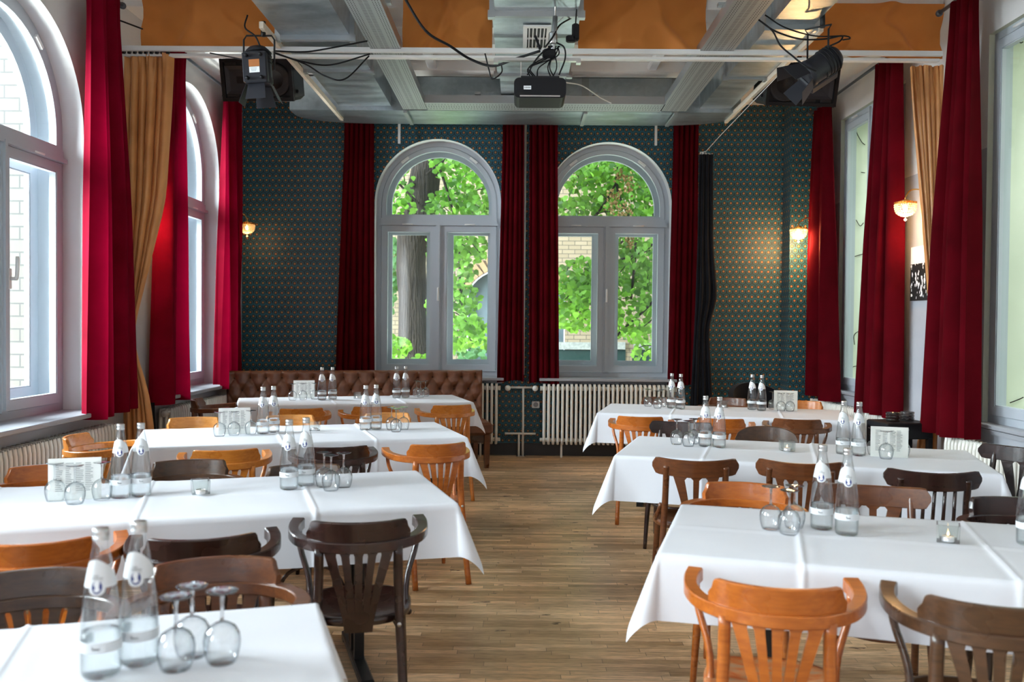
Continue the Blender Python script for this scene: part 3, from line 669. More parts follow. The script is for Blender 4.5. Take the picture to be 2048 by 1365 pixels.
def armchair(wd, seatm=None, nslat=5, cut=.86, crest_h=.070, slots=True):
    root = empty('armchair'); L = wd
    seat_mb().build('seat', seatm or L, root)
    U = [(-.232, .10, .722), (-.242, .04, .717), (-.238, -.04, .712), (-.205, -.125, .708), (-.14, -.19, .706), (-.07, -.222, .705), (0, -.232, .705)]
    U = U+[(-x, y, z) for x, y, z in U[-2::-1]]
    P = spline(U, 5)
    b = MB(); b.tube(P, [1+.22*max(0, abs(i/(len(P)-1)-.5)-.36)/.14 for i in range(len(P))], sec=sec_rect(.020, .0175, .14), up=(0, 0, 1), smooth=False); b.build('arm_rail', L, root)
    # crest board standing on the rail
    c = MB(); K = 64; vs = []
    a0 = .98
    for k in range(K+1):
        s_ = -1+2*k/K; th = s_*a0
        x = .178*math.sin(th)/math.sin(a0); y = -.232+.075*(1-math.cos(th*1.05))/(1-math.cos(a0*1.05))
        a = abs(s_); h = crest_h*float(np.interp(a, [0, cut-.04, cut+.0, cut+.03, cut+.055, .97, 1.0], [1, 1, .97, .86, .62, .50, .40]))
        nx, ny = math.sin(th)*.9, -math.cos(th)
        for d, z in ((-.010, .72), (.010, .72), (.010, .722+h-.004), (.006, .722+h), (-.006, .722+h), (-.010, .722+h-.004)):
            lean = (z-.72)*.12
            vs.append((x+nx*(d+lean), y+ny*(d+lean), z))
    n = 6
    fs = [(k*n+a, k*n+(a+1) % n, k*n+n+(a+1) % n, k*n+n+a) for k in range(K) for a in range(n)]+[tuple(range(n-1, -1, -1)), tuple(K*n+a for a in range(n))]
    c.add(vs, [f[::-1] for f in fs]); c.build('crest_rail', L, root)
    fan_splat(nslat, .70, .405, -.228, .050, .127, -.196, gap=.40, solid=.30).build('splat', L, root)
    for s_ in (-1, 1):
        MB().tube(spline([(s_*.165, -.27, .0), (s_*.16, -.215, .22), (s_*.148, -.192, .44), (s_*.142, -.188, .58), (s_*.14, -.196, .70)], 4), [.015]*4+[.017]*13, 10, sec=sec_rect(1.0, 1.1, .35), up=(0, 1, 0)).build('leg', L, root)
        MB().tube(spline([(s_*.19, .20, 0), (s_*.178, .175, .22), (s_*.165, .155, .43)], 4), [.012, .013, .014, .015, .016, .017, .018, .019, .019], 10).build('leg', L, root)
        MB().tube(spline([(s_*.228, .075, .705), (s_*.222, .06, .64), (s_*.188, .02, .54), (s_*.180, .0, .46), (s_*.186, -.02, .425), (s_*.19, -.045, .42)], 4), .0115, 8).build('arm_support', L, root)
        MB().tube(spline([(s_*.172, .17, .30), (s_*.168, .10, .385), (s_*.162, 0, .415), (s_*.158, -.10, .385), (s_*.156, -.19, .28)], 4), .009, 8).build('brace', L, root)
        MB().lathe([(0, 0), (.008, .001), (.008, .004), (0, .006)], 10, mtx=Matrix.Rotation(PI/2, 4, 'X'), c=(s_*.146, -.210, .43)).build('bolt', 'steel', root)
    b = MB().tube(spline([(-.16, .178, .29), (-.10, .172, .385), (0, .17, .41), (.10, .172, .385), (.16, .178, .29)], 4), .009, 8); b.build('brace', L, root)
    return root
def sidechair(wd, kind='fan3', top=None):
    root = empty('side_chair'); L = wd
    seat_mb(.198, .20).build('seat', L, root)
    for s_ in (-1, 1):
        MB().tube(spline([(s_*.175, -.265, 0), (s_*.168, -.22, .22), (s_*.155, -.195, .44), (s_*.148, -.205, .60), (s_*.146, -.235, .735), (s_*.146, -.243, .762)], 4), [.015]*6+[.0165]*13+[.016, .008], 10).build('leg', L, root)
        MB().tube(spline([(s_*.185, .195, 0), (s_*.175, .17, .22), (s_*.16, .15, .43)], 4), [.012, .013, .014, .015, .016, .017, .018, .019, .019], 10).build('leg', L, root)
        if kind != 'round':
            MB().tube(spline([(s_*.168, -.19, .47+.09), (s_*.185, -.17, .50), (s_*.19, -.12, .465)], 4), .01, 8).build('seat_bracket', L, root)
    # ring brace under the seat
    MB().tube([(.172*math.cos(a), .17*math.sin(a)-.01, .27) for a in [2*PI*i/28 for i in range(29)]], .009, 8, cap=False).build('ring_brace', L, root)
    # crest
    c = MB(); K = 26; vs = []
    hw = .215 if kind != 'round' else .195
    for k in range(K+1):
        s_ = -1+2*k/K; x = hw*s_; y = -.262+.075*s_*s_ + (-.012 if kind == 'x' else 0)
        a = abs(s_)
        if kind == 'round': zt_, zb_ = .735+.075*math.sqrt(max(0, 1-a**2.6)), .70-.0*a
        else:
            rnd_ = math.sqrt(max(0, 1-max(0, (a-.86)/.14)**2)); mid = .748+.012*a*a; hh = .043
            zt_, zb_ = mid+hh*(.25+.75*rnd_), mid-hh*(.25+.75*rnd_)
        for d, z in ((-.011, zb_+.003), (-.007, zb_), (.007, zb_), (.011, zb_+.003), (.011, zt_-.004), (.006, zt_), (-.006, zt_), (-.011, zt_-.004)):
            vs.append((x, y+d-(z-.7)*.1, z))
    n = 8
    c.add(vs, [f[::-1] for f in [(k*n+a, k*n+(a+1) % n, k*n+n+(a+1) % n, k*n+n+a) for k in range(K) for a in range(n)]]+[tuple(range(n)), tuple(K*n+a for a in range(n-1, -1, -1))])
    c.v = [(x, -y, z) if False else (x, y, z) for x, y, z in c.v]
    c.build('crest_rail', L, root)
    if kind == 'fan3': fan_splat(3, .715, .44, -.262, .045, .115, -.196, gap=.62, solid=.1).build('splat', L, root)
    elif kind == 'fan5': fan_splat(5, .715, .44, -.262, .06, .12, -.196, gap=.55, solid=.12).build('splat', L, root)
    elif kind == 'round': fan_splat(3, .72, .44, -.258, .05, .10, -.196, gap=.5, solid=.1).build('splat', L, root)
    else:
        for x in (-.09, -.045, 0, .045, .09):
            MB().tube([(x, -.19, .44), (x, -.225, .58), (x, -.258+x*x*1.5, .72)], .0085, 8).build('spindle', L, root)
    return root
def chair(kind, wd, px, py, rot, label, group=None, z=.80, seatm=None):
    p = floor_at(px, py, z); a = R(rot); off = .232
    o = (p.x-math.sin(a)*off, p.y+math.cos(a)*off, 0)
    key = (kind, wd, seatm)
    if kind.startswith('arm'):
        mk = lambda: armchair(wd, seatm, cut=.93 if kind == 'arm_round' else .86)
    else: mk = lambda: sidechair(wd, kind)
    c = instance(key, mk, o, a, label, 'chair', group)
    clear_of_tables(c, .115 if kind.startswith('arm') else -.20)
    if kind.startswith('arm'): c.scale = (.95, 1, 1)
    return c
CH = [
 # backs to the viewer, left side
 ('arm', 'dark', 717, 1054, 10, 'dark brown bentwood armchair beside the aisle, in full view at the second left table'),
 ('arm', 'dark', 405, 1073, 18, 'dark brown armchair at the second left table, left of the dark one by the aisle'),
 ('arm', 'amber', 66, 1082, 20, 'orange armchair at the near side of the second left table, behind the tall bottles'),
 ('arm', 'amber', 882, 886, 25, 'orange fan-back armchair at the aisle end of the third left table'),
 ('arm', 'honey', 452, 898, 19, 'honey armchair with both arms showing, at the near side of the third left table'),
 ('arm', 'dark', 677, 892, 18, 'dark brown armchair behind the inverted glasses, at the near side of the third left table'),
 ('arm', 'honey', 604, 816, 18, 'honey armchair at the near side of the farthest left table, behind the left bottle pair'),
 ('arm', 'honey', 750, 812, 20, 'honey armchair in the middle of the near side of the farthest left table'),
 ('arm', 'honey', 908, 809, 22, 'honey armchair at the aisle end of the farthest left table'),
 ('arm_round', 'umber', 62, 1149, 200, 'rounded dark brown armchair behind the nearest left table, at the picture edge'),
 ('arm', 'brown', 432, 1139, 196, 'mid-brown armchair behind the nearest left table, over the inverted glasses'),
 ('arm', 'amber', 80, 943, 198, 'orange chair back behind the second left table, left of the white menu card'),
 ('arm', 'umber', 378, 924, 198, 'dark chair back behind the second left table, right of the left bottle pair'),
 ('arm', 'umber', 607, 925, 198, 'dark chair back behind the right bottle pair of the second left table'),
 ('arm', 'pale', 387, 838, 198, 'pale honey chair back behind the third left table, left of its menu card'),
 ('arm', 'pale', 584, 834, 198, 'pale honey chair back behind the tealight of the third left table'),
 ('arm', 'pale', 782, 829, 198, 'pale honey chair back behind the inverted glasses of the third left table'),
 ('arm', 'honey', 138, 869, -85, 'honey armchair side-on by the near left radiator, facing the aisle'),
 ('arm', 'brown', 386, 797, -80, 'brown armchair side-on by the far left radiator, beside the leather bench'),
 # right side
 ('arm', 'amber', 1556, 1158, -13, 'big orange armchair nearest the viewer with a worn orange seat'),
 ('arm', 'umber', 1995, 1198, -17, 'dark brown armchair at the bottom right edge, right of the big orange one'),
 ('arm', 'amber', 1490, 971, 164, 'orange chair back with wrap-around arms behind the nearest right table'),
 ('fan3', 'brown', 1748, 975, 164, 'red-brown rounded-end chair back behind the nearest right table, right of the bottles'),
 ('arm_round', 'dark', 2035, 995, 164, 'dark armchair back behind the nearest right table at the right edge'),
 ('fan3', 'brown', 1392, 921, -6, 'brown three-slat side chair at the aisle end of the second right table'),
 ('fan5', 'brown', 1601, 926, -15, 'brown side chair with narrow slats behind the bottles of the nearest right table'),
 ('spindle', 'dark', 1868, 945, -12, 'near-black side chair with upright spindles and curved top, second right table'),
 ('fan3', 'dark', 2042, 897, 128, 'dark side chair at the window end of the second right table'),
 ('fan3', 'dark', 1363, 846, 164, 'dark rounded-end chair back behind the left glasses of the second right table'),
 ('round', 'umber', 1532, 857, 168, 'dark round-topped chair back behind the second right table, above the candle'),
 ('arm', 'amber', 1280, 832, -10, 'orange armchair at the aisle end of the farthest right table'),
 ('arm', 'amber', 1441, 836, -14, 'orange armchair in the middle of the farthest right table, behind the bottles'),
 ('arm', 'brown', 1594, 836, -16, 'brown armchair at the near side of the farthest right table, nearest the window'),
 ('arm', 'brown', 1323, 793, 164, 'brown chair back behind the farthest right table, left of its left bottle pair'),
 ('arm', 'brown', 1456, 794, 164, 'brown chair back behind the farthest right table, between its bottle pairs'),
 ('arm', 'honey', 1604, 800, 164, 'honey chair back behind the menu card of the farthest right table'),
]
TABLES = [(18, -.51, 2.26, 2.2, .82, -1), (18, -.49, 4.31, 2.45, .80, -1), (18.5, -.60, 6.43, 1.92, .88, -1), (17, -.65, 8.85, 2.0, .84, -1), (-15.5, .66, 3.56, 2.45, .80, 1), (-16, .78, 5.73, 1.88, .88, 1), (-13, .84, 8.05, 1.95, .86, 1)]
def clear_of_tables(o, reach):
    a = o.rotation_euler[2]
    for ang, cx, cy, L, W, sd in TABLES:
        t_ = R(ang); ex = Vector((math.cos(t_), math.sin(t_), 0))*sd; ey = Vector((math.sin(t_), -math.cos(t_), 0)); c = Vector((cx, cy, 0))
        for x in (-.23, .23):
            q = Vector(o.location)+Vector((math.cos(a)*x-math.sin(a)*reach, math.sin(a)*x+math.cos(a)*reach, 0))-c
            u, v = q.dot(ex), q.dot(ey)
            if -.03 < u < L+.03 and -.035 < v < W+.035:
                push = min(v+.035, W+.035-v)
                if push < .25:
                    d = ey*(-push) if v < W/2 else ey*push
                    o.location = Vector(o.location)+d
for k, wd, px, py, rot, lb in CH:
    chair(k, wd, px, py, rot, lb, 'chairs around the laid tables', z=.79 if k in ('fan3', 'fan5', 'spindle') else (.775 if (px, py) == (717, 1054) else .80), seatm='worn' if 'worn orange' in lb else None)

# ------------------------------------------------------------------ tables and cloths
ZT = .757
def table(ang, corner, L, W, label, clabel, creases, side, over=.26, seed=1):
    """corner: aisle-end far corner (x,y). side=-1: table extends to the left, +1 to the right. ang in degrees"""
    a = R(ang); ex = Vector((math.cos(a), math.sin(a), 0))*side; ey = Vector((math.sin(a), -math.cos(a), 0))
    c = Vector((corner[0], corner[1], 0))+ex*(L/2)+ey*(W/2)
    root = empty('dining_table', c, a, label, 'table', 'tables under white cloths')
    MB().box((0, 0, .732), (L-.02, W-.02, .034), ch=.004).build('tabletop', 'umber', root)
    for s_ in (-1, 1):
        x = s_*(L/2-.33)
        MB().box((x, 0, .03), (.055, W*.78, .035), ch=.006).box((x, W*.38, .012), (.05, .05, .024)).box((x, -W*.38, .012), (.05, .05, .024)).build('foot', 'blackm', root)
        for t_ in (-1, 1):
            MB().box((x, t_*.055, .38), (.04, .035, .67)).build('leg', 'blackm', root)
        MB().box((x, 0, .705), (.05, W*.7, .02)).build('bracket', 'blackm', root)
    rnd = random.Random(seed)
    ph = [rnd.uniform(0, 6.3) for _ in range(6)]
    hx, hy = L/2, W/2
    nx, ny = int((L+2*over)/.0075), int((W+2*over)/.02)
    def f(u, v):
        X = (-1+2*u)*(hx+over); Y = (-1+2*v)*(hy+over)
        ex_, ey_ = max(0, abs(X)-hx), max(0, abs(Y)-hy); sx, sy = (1 if X >= 0 else -1), (1 if Y >= 0 else -1)
        bx, by = max(-hx, min(hx, X)), max(-hy, min(hy, Y)); z = ZT
        cz = 0
        for q in creases: cz += .006*math.exp(-((X-q)/.007)**2)+.0025*math.exp(-((X-q-.025)/.035)**2)-.0015*math.exp(-((X-q+.02)/.02)**2)
        cz += .004*math.exp(-((Y)/.012)**2)
        if ex_ == 0 and ey_ == 0: return (bx, by, z+cz+.001*math.sin(9*X+ph[0])*math.sin(11*Y+ph[1]))
        r = math.hypot(ex_, ey_); th = math.atan2(ey_, ex_)
        corner_ = math.sin(2*th)
        if ex_ > 0 and ey_ == 0: dcr = hy-abs(Y)
        elif ey_ > 0 and ex_ == 0: dcr = hx-abs(X)
        else: dcr = 0
        wave = (math.sin(X*5.2+ph[2])+.6*math.sin(X*9+ph[3])) if ey_ > 0 and ex_ == 0 else (math.sin(Y*6+ph[4]) if ex_ > 0 and ey_ == 0 else 0)
        fl = .07 + .05*wave*min(1, dcr/.15) + .35*math.exp(-dcr/.16)*(.45+.55*corner_ if (ex_ > 0 and ey_ > 0) else .45)
        out = max(0.004, r*math.sin(fl)); dn = r*math.cos(fl)
        # rounded shoulder
        sh = .012; 
        if r < sh: out = r; dn = r*r/(2*sh)
        else: dn = dn-sh*.5; out += .008
        dx, dy = (math.cos(th)*sx, math.sin(th)*sy)
        return (bx+dx*out + (0 if ex_ > 0 else 0), by+dy*out + (cz*sy if ey_ > 0 and ex_ == 0 else 0), z-dn)
    b = MB().grid(f, nx, ny, True)
    o = b.build('tablecloth', 'linen', None, c, a); tag(o, clabel, 'tablecloth', 'white cloths on the tables')
    return c, a
T_ = [
 (18, (-.51, 2.26), 2.2, .82, -1, 'table under the cloth in the bottom left corner', 'white tablecloth in the bottom left corner with two tall bottles', [.45, -.2]),
 (18, (-.49, 4.31), 2.45, .80, -1, 'second table from the viewer on the left, under its cloth', 'white tablecloth on the second left table, its corner hanging by the dark armchair', [.68, .05, -.55]),
 (18.5, (-.60, 6.43), 1.92, .88, -1, 'third table from the viewer on the left, under its cloth', 'white tablecloth on the third left table beside the orange aisle chair', [.40, -.15]),
 (17, (-.65, 8.85), 2.0, .84, -1, 'farthest left table in front of the leather bench', 'white tablecloth on the farthest left table in front of the leather bench', [.40, -.2]),
 (-15.5, (.66, 3.56), 2.45, .80, 1, 'nearest table on the right, under its cloth', 'white tablecloth on the nearest right table with a lit tealight', [-.80, -.22, .4]),
 (-16, (.78, 5.73), 1.88, .88, 1, 'second table from the viewer on the right, under its cloth', 'white tablecloth on the second right table, long corner hanging into the aisle', [-.48, .1]),
 (-13, (.84, 8.05), 1.95, .86, 1, 'farthest right table near the white wall radiator', 'white tablecloth on the farthest right table near the back radiator', [-.4, .45]),
]
TB = [table(*t_[:4], t_[5], t_[6], t_[7], t_[4], over=(.22, .215, .25, .22, .205, .25, .245)[i], seed=i*7+3) for i, t_ in enumerate(T_)]

# ------------------------------------------------------------------ tableware
def make_bottle():
    root = empty('water_bottle')
    prof = [(.0, .002), (.030, .0), (.0365, .004), (.0385, .012), (.0388, .05), (.0385, .10), (.036, .135), (.0315, .17), (.0255, .205), (.0195, .235), (.0152, .258), (.0142, .272), (.0152, .276), (.0152, .28)]
    MB().lathe(prof, 32).build('body', 'bottle', root)
    MB().lathe([(0, .006), (.035, .006), (.0365, .02), (.0370, .07), (.0368, .090), (0, .0905)], 28).build('water', 'water', root)
    MB().lathe([(.0148, .272), (.0158, .273), (.0158, .279), (.0148, .280), (.0156, .281), (.0156, .293), (.0140, .2955), (0, .296)], 24).build('cap', 'steel', root)
    pr = [(r*1.012+.0003, z) for r, z in prof]
    zs_ = [p[1] for p in pr][1:]; rs_ = [p[0] for p in pr][1:]
    rad = lambda z: float(np.interp(z, zs_, rs_))
    def wrap(x, z, e=0): r = rad(z)+e; a = x/r; return (r*math.sin(a), -r*math.cos(a), z)
    # upper label with a slanted top and a round drop at the bottom
    def up(u, v):
        a = -2.0+4.0*u
        zt_ = .236-.010*(a+.25)**2; zb_ = .182 - (.0145*max(0, 1-((a)/.52)**2)**.5 if abs(a) < .52 else 0)
        z = zb_+(zt_-zb_)*v; r = rad(z); return (r*math.sin(a), -r*math.cos(a), z)
    lb = MB().grid(up, 60, 8).build('neck_label', 'label', root)
    MB().grid(lambda u, v: (rad(.055+.021*v)*math.sin(-2.6+5.2*u), -rad(.055+.021*v)*math.cos(-2.6+5.2*u), .055+.021*v), 36, 2).build('band_label', 'label', root)
    # blue oval badge with a white bust
    n = 24; ring = [(.0098*math.cos(2*PI*i/n), .184+.0125*math.sin(2*PI*i/n)) for i in range(n)]
    MB().add([wrap(0, .184, .0006)]+[wrap(x, z, .0006) for x, z in ring], [(0, i+1, (i+1) % n+1) for i in range(n)]).build('badge', 'inkblue', lb)
    fig = [(-.0062, .1775), (0, .1745), (.0062, .1785), (.0040, .182), (.0036, .187), (.0050, .193), (.0022, .1965), (-.0036, .1965), (-.0058, .192), (-.0064, .188), (-.0048, .1865), (-.0030, .183)]
    MB().add([wrap(x, z, .0009) for x, z in fig], [tuple(range(len(fig)))]).build('badge_figure', 'inkwhite', lb)
    b = MB()
    def bars(z, x0, x1, n_, h):
        for k in range(n_):
            xa = x0+(x1-x0)*k/n_; xb_ = xa+(x1-x0)/n_*.72
            b.add([wrap(xa, z, .0006), wrap(xb_, z, .0006), wrap(xb_, z+h, .0006), wrap(xa, z+h, .0006)], [(0, 1, 2, 3)])
    bars(.2045, -.007, .003, 5, .0026); bars(.1995, -.009, .011, 11, .0030); bars(.1955, .005, .011, 4, .0018)
    b.build('print', 'ink', lb)
    b = MB().tube([wrap(-.008+.0012*k, .064+.0022*math.sin(k*1.9)+(.003 if k in (0, 1) else 0), .0007) for k in range(14)], .0007, 4); b.build('print', 'ink', root)
    return root
def make_glass():
    root = empty('wine_glass')
    # upside down: rim on the cloth
    o = [(.030, 0), (.0335, .012), (.0375, .03), (.0385, .045), (.036, .060), (.028, .073), (.016, .081), (.006, .085)]
    i = [(r-.0011, z-.0002) for r, z in o[::-1]]
    i[0] = (.0005, .0825)
    MB().lathe(o+i, 28).build('bowl', 'wine', root)
    MB().lathe([(.0055, .0845), (.0038, .095), (.0036, .12), (.0045, .138), (.008, .143)], 12).build('stem', 'stem', root)
    MB().lathe([(.006, .1425), (.018, .1445), (.031, .1475), (.0325, .149), (.031, .1495), (.010, .1485), (0, .148)], 28).build('foot', 'stem', root)
    return root
def make_holder():
    root = empty('candle_holder'); h = .058; w_ = .034
    b = MB(); A = [(-w_, -w_), (w_, -w_), (w_, w_), (-w_, w_)]; B = [(x*.88, y*.88) for x, y in A]
    vs = [(x, y, 0) for x, y in A]+[(x*1.05, y*1.05, h) for x, y in A]+[(x*1.05, y*1.05, h) for x, y in B]+[(x*.85, y*.85, .009) for x, y in B]
    fs = [(3, 2, 1, 0)]
    for i in range(4): j = (i+1) % 4; fs += [(i, j, 4+j, 4+i), (4+i, 4+j, 8+j, 8+i), (8+i, 8+j, 12+j, 12+i)]
    fs.append((12, 13, 14, 15)); b.add(vs, fs); b.build('cup', 'cube', root); return root
def make_tealight(lit):
    root = empty('tealight')
    MB().lathe([(0, 0), (.0185, 0), (.019, .001), (.0192, .017), (.0185, .017), (.018, .013)], 20).build('cup', 'alu', root)
    MB().lathe([(.018, .003), (.018, .0145), (.010, .0140), (0, .0138)], 20).build('wax', 'wax', root)
    MB().tube([(0, 0, .013), (.0005, 0, .021)], .0008, 5).build('wick', 'inkblack', root)
    if lit: MB().lathe([(0, .019), (.0028, .021), (.0032, .024), (.0018, .029), (0, .034)], 10).build('flame', 'flame', root)
    return root
def make_card():
    root = empty('menu_card')
    w_, h = .19, .165
    MB().box((0, 0, h/2), (w_, .002, h)).build('sheet', 'paper', root)
    MB().box((0, .03, .003), (w_*.9, .06, .004)).build('acrylic_stand', 'pane', root)
    b = MB(); rnd = random.Random(2)
    for cx in (-.055, -.018, .018, .052):
        for k in range(16):
            l = rnd.uniform(.012, .030)
            b.box((cx-.015+l/2, -.0035, .145-k*.0072), (l, .0006, .0022))
    b.build('print', 'ink', root); return root
def put(kind, px, py, rz, label, group, z=ZT+.0012, **kw):
    p = floor_at(px, py, z)
    if kind == 'bottle': rz = math.atan2(-p.x, p.y)+rz*.5
    mk = {'bottle': make_bottle, 'glass': make_glass, 'holder': make_holder, 'card': make_card, 'lit': lambda: make_tealight(True), 'unlit': lambda: make_tealight(False)}[kind]
    cat = {'bottle': 'bottle', 'glass': 'glass', 'holder': 'candle holder', 'card': 'menu', 'lit': 'candle', 'unlit': 'candle'}[kind]
    return instance(kind, mk, p, rz, label, cat, group)
rnd = random.Random(31)
names = {'L1': 'nearest left table', 'L2': 'second left table', 'L3': 'third left table', 'L4': 'farthest left table', 'R1': 'nearest right table', 'R2': 'second right table', 'R3': 'farthest right table'}
BT = [('L1', 'window-side', 202, 1350, 278, 1326), ('L2', 'window-side', 241, 996, 282, 992), ('L2', 'aisle-side', 578, 979, 612, 972), ('L3', 'window-side', 526, 868, 547, 865), ('L3', 'aisle-side', 731, 861, 752, 859),
      ('L4', 'window-side', 644, 801, 665, 800), ('L4', 'aisle-side', 793, 797, 811, 796), ('R3', 'aisle-side', 1343, 817, 1361, 819), ('R3', 'window-side', 1504, 820, 1523, 822), ('R2', 'aisle-side', 1410, 893, 1438, 896), ('R2', 'window-side', 1686, 909, 1717, 912), ('R1', 'aisle-side', 1643, 1058, 1693, 1070)]
for t_, sd, x0, y0, x1, y1 in BT:
    pr = 'water bottle pair' if t_ == 'L1' else sd+' bottle pair'
    for x, y, lr in ((x0, y0, 'left'), (x1, y1, 'right')):
        put('bottle', x, y, rnd.uniform(-.5, .3), '%s clear mineral water bottle of the %s on the %s' % (lr, pr, names[t_]), 'mineral water bottles')
put('bottle', 2058, 1090, .6, 'clear mineral water bottle cut by the right picture edge on the nearest right table', 'mineral water bottles')
put('bottle', 2112, 1094, .1, 'clear mineral water bottle on the nearest right table outside the right picture edge', 'mineral water bottles')
GL = {'L1 by the bottles': [(352, 1338, 'leftmost'), (384, 1312, 'middle'), (444, 1324, 'rightmost')], 'L2 by the aisle': [(648, 974, 'leftmost'), (662, 981, 'middle'), (687, 975, 'rightmost')], 'L2 behind the menu card': [(110, 1003, 'leftmost'), (150, 1008, 'middle'), (204, 1000, 'rightmost')],
      'L3 by the aisle': [(783, 860, 'leftmost'), (792, 864, 'middle'), (807, 860, 'rightmost')], 'L3 behind the menu card': [(439, 873, 'leftmost'), (468, 871, 'middle'), (502, 869, 'rightmost')],
      'L4 by the aisle': [(833, 793, 'leftmost'), (841, 795, 'middle'), (851, 793, 'rightmost')], 'L4 behind the menu card': [(585, 801, 'leftmost'), (606, 800, 'middle'), (629, 799, 'rightmost')],
      'R3 by the aisle': [(1296, 813, 'leftmost'), (1315, 817, 'middle'), (1324, 814, 'rightmost')], 'R3 behind the menu card': [(1545, 819, 'leftmost'), (1562, 823, 'middle'), (1580, 823, 'rightmost')],
      'R2 by the aisle': [(1353, 889, 'leftmost'), (1377, 893, 'middle'), (1388, 888, 'rightmost')], 'R2 behind the menu card': [(1748, 910, 'leftmost'), (1772, 918, 'middle'), (1805, 914, 'rightmost')],
      'R1 by the aisle': [(1541, 1058, 'leftmost'), (1578, 1068, 'middle'), (1588, 1056, 'rightmost')]}
for k, v in GL.items():
    tk, where = k.split(' ', 1); where = where.replace('behind the menu card', 'around the menu card').replace('by the aisle', 'near the aisle')
    for x, y, lr in v:
        put('glass', x, y, 0, '%s upturned wine glass of three %s on the %s' % (lr, where, names[tk]), 'upturned wine glasses')
for tk, x, y, rz in (('L2', 150, 1000, 20), ('L3', 469, 869, 18), ('L4', 608, 797, 14), ('R3', 1571, 821, -12), ('R2', 1778, 915, -18)):
    p = put('card', x, y, R(rz), 'white menu card standing among upturned glasses on the %s' % names[tk], 'menu cards')
for tk, x, y, rz, lit in (('L2', 401, 988, 25, 0), ('L3', 629, 861, 15, 0), ('L4', 716, 797, 0, 0), ('R3', 1448, 815, -20, 0), ('R2', 1574, 902, 5, 1), ('R1', 1896, 1083, -25, 1)):
    h = put('holder', x, y, R(rz), 'square glass tealight holder on the %s' % names[tk], 'glass tealight holders')
    put('lit' if lit else 'unlit', x, y, 0, '%s white tealight inside the glass holder on the %s' % ('burning' if lit else 'small', names[tk]), 'tealights', z=ZT+.0012+.0095)

# ------------------------------------------------------------------ tufted leather bench
def bench():
    a = R(13.5); pL = Vector((-2.93, 9.02, 0)); L = 2.62
    root = empty('leather_bench', pL, a, 'brown button-tufted leather bench along the back wall behind the farthest left table', 'bench')
    T = .12; z0, z1 = .44, .965; nb = 17; dxb = L/nb
    def fr(u, v):
        x = u*L; z = z0+(z1-z0)*v
        # diamond tufting: buttons at staggered points
        d = 0; rows = [.86, .62, .38, .14]
        best = 9
        for ri, rv in enumerate(rows):
            zz = z0+(z1-z0)*rv; off = dxb*.5 if ri % 2 else 0
            k = round((x-off-dxb*.5)/dxb); bx = off+dxb*.5+k*dxb
            dd = math.hypot((x-bx)/1.0, (z-zz)/1.0); best = min(best, dd)
        puff = .035*(1-math.exp(-(best/.045)**1.3))
        # diagonal pleats between buttons
        uu = x/dxb; vv = (z-(z0+(z1-z0)*.86))/((z1-z0)*.24)
        d1 = abs(((uu-.5+vv*.5) % 1)-.5); d2 = abs(((uu-.5-vv*.5) % 1)-.5)
        inside = .86 >= v
        pl = math.exp(-((.5-d1)/.07)**2)+math.exp(-((.5-d2)/.07)**2) if inside else 1.1*math.exp(-((.5-abs(((uu-.5+.0) % 1)-.5))/.05)**2)
        puff -= .012*min(1, pl)
        edge = min(1, (1-v)/.06, v/.05, u/.01, (1-u)/.01); edge = math.sqrt(max(0, 1-(1-edge)**2))
        return (x, -(.02+puff)*edge - .0, z - (0 if edge > .99 else 0))
    b = MB().grid(fr, 340, 48, True)
    MB_back = b
    # rest of the back: top, rear, ends
    b.box((L/2, T/2, (z0+z1)/2-.002), (L-.004, T, z1-z0-.01), ch=.02)
    b.build('backrest', 'leather', root)
    bt = MB()
    for ri, rv in enumerate([.86, .62, .38, .14]):
        for k in range(nb+1):
            x = (dxb*.5 if ri % 2 else 0)+dxb*.5+k*dxb
            if x < L-.03: bt.lathe([(0, -.008), (.006, -.006), (.009, 0)], 8, c=(x, -.012, z0+(z1-z0)*rv), mtx=Matrix.Rotation(-PI/2, 4, 'X'))
    o = bt.build('button', 'leatherdk', root); o['kind'] = 'stuff'
    MB().box((L/2, -.31, .40), (L, .60, .13), ch=.03).build('seat', 'leather', root)
    MB().box((L/2, -.29, .30), (L-.04, .56, .08)).build('seat_rail', 'umber', root)
    for x in (.06, L/2, L-.06):
        for y in (-.56, .06):
            MB().tube([(x, y, 0), (x, y, .34)], [.024, .032], sec=sec_rect(1, 1, .15), up=(0, 1, 0), smooth=False).build('leg', 'brown', root)
bench()

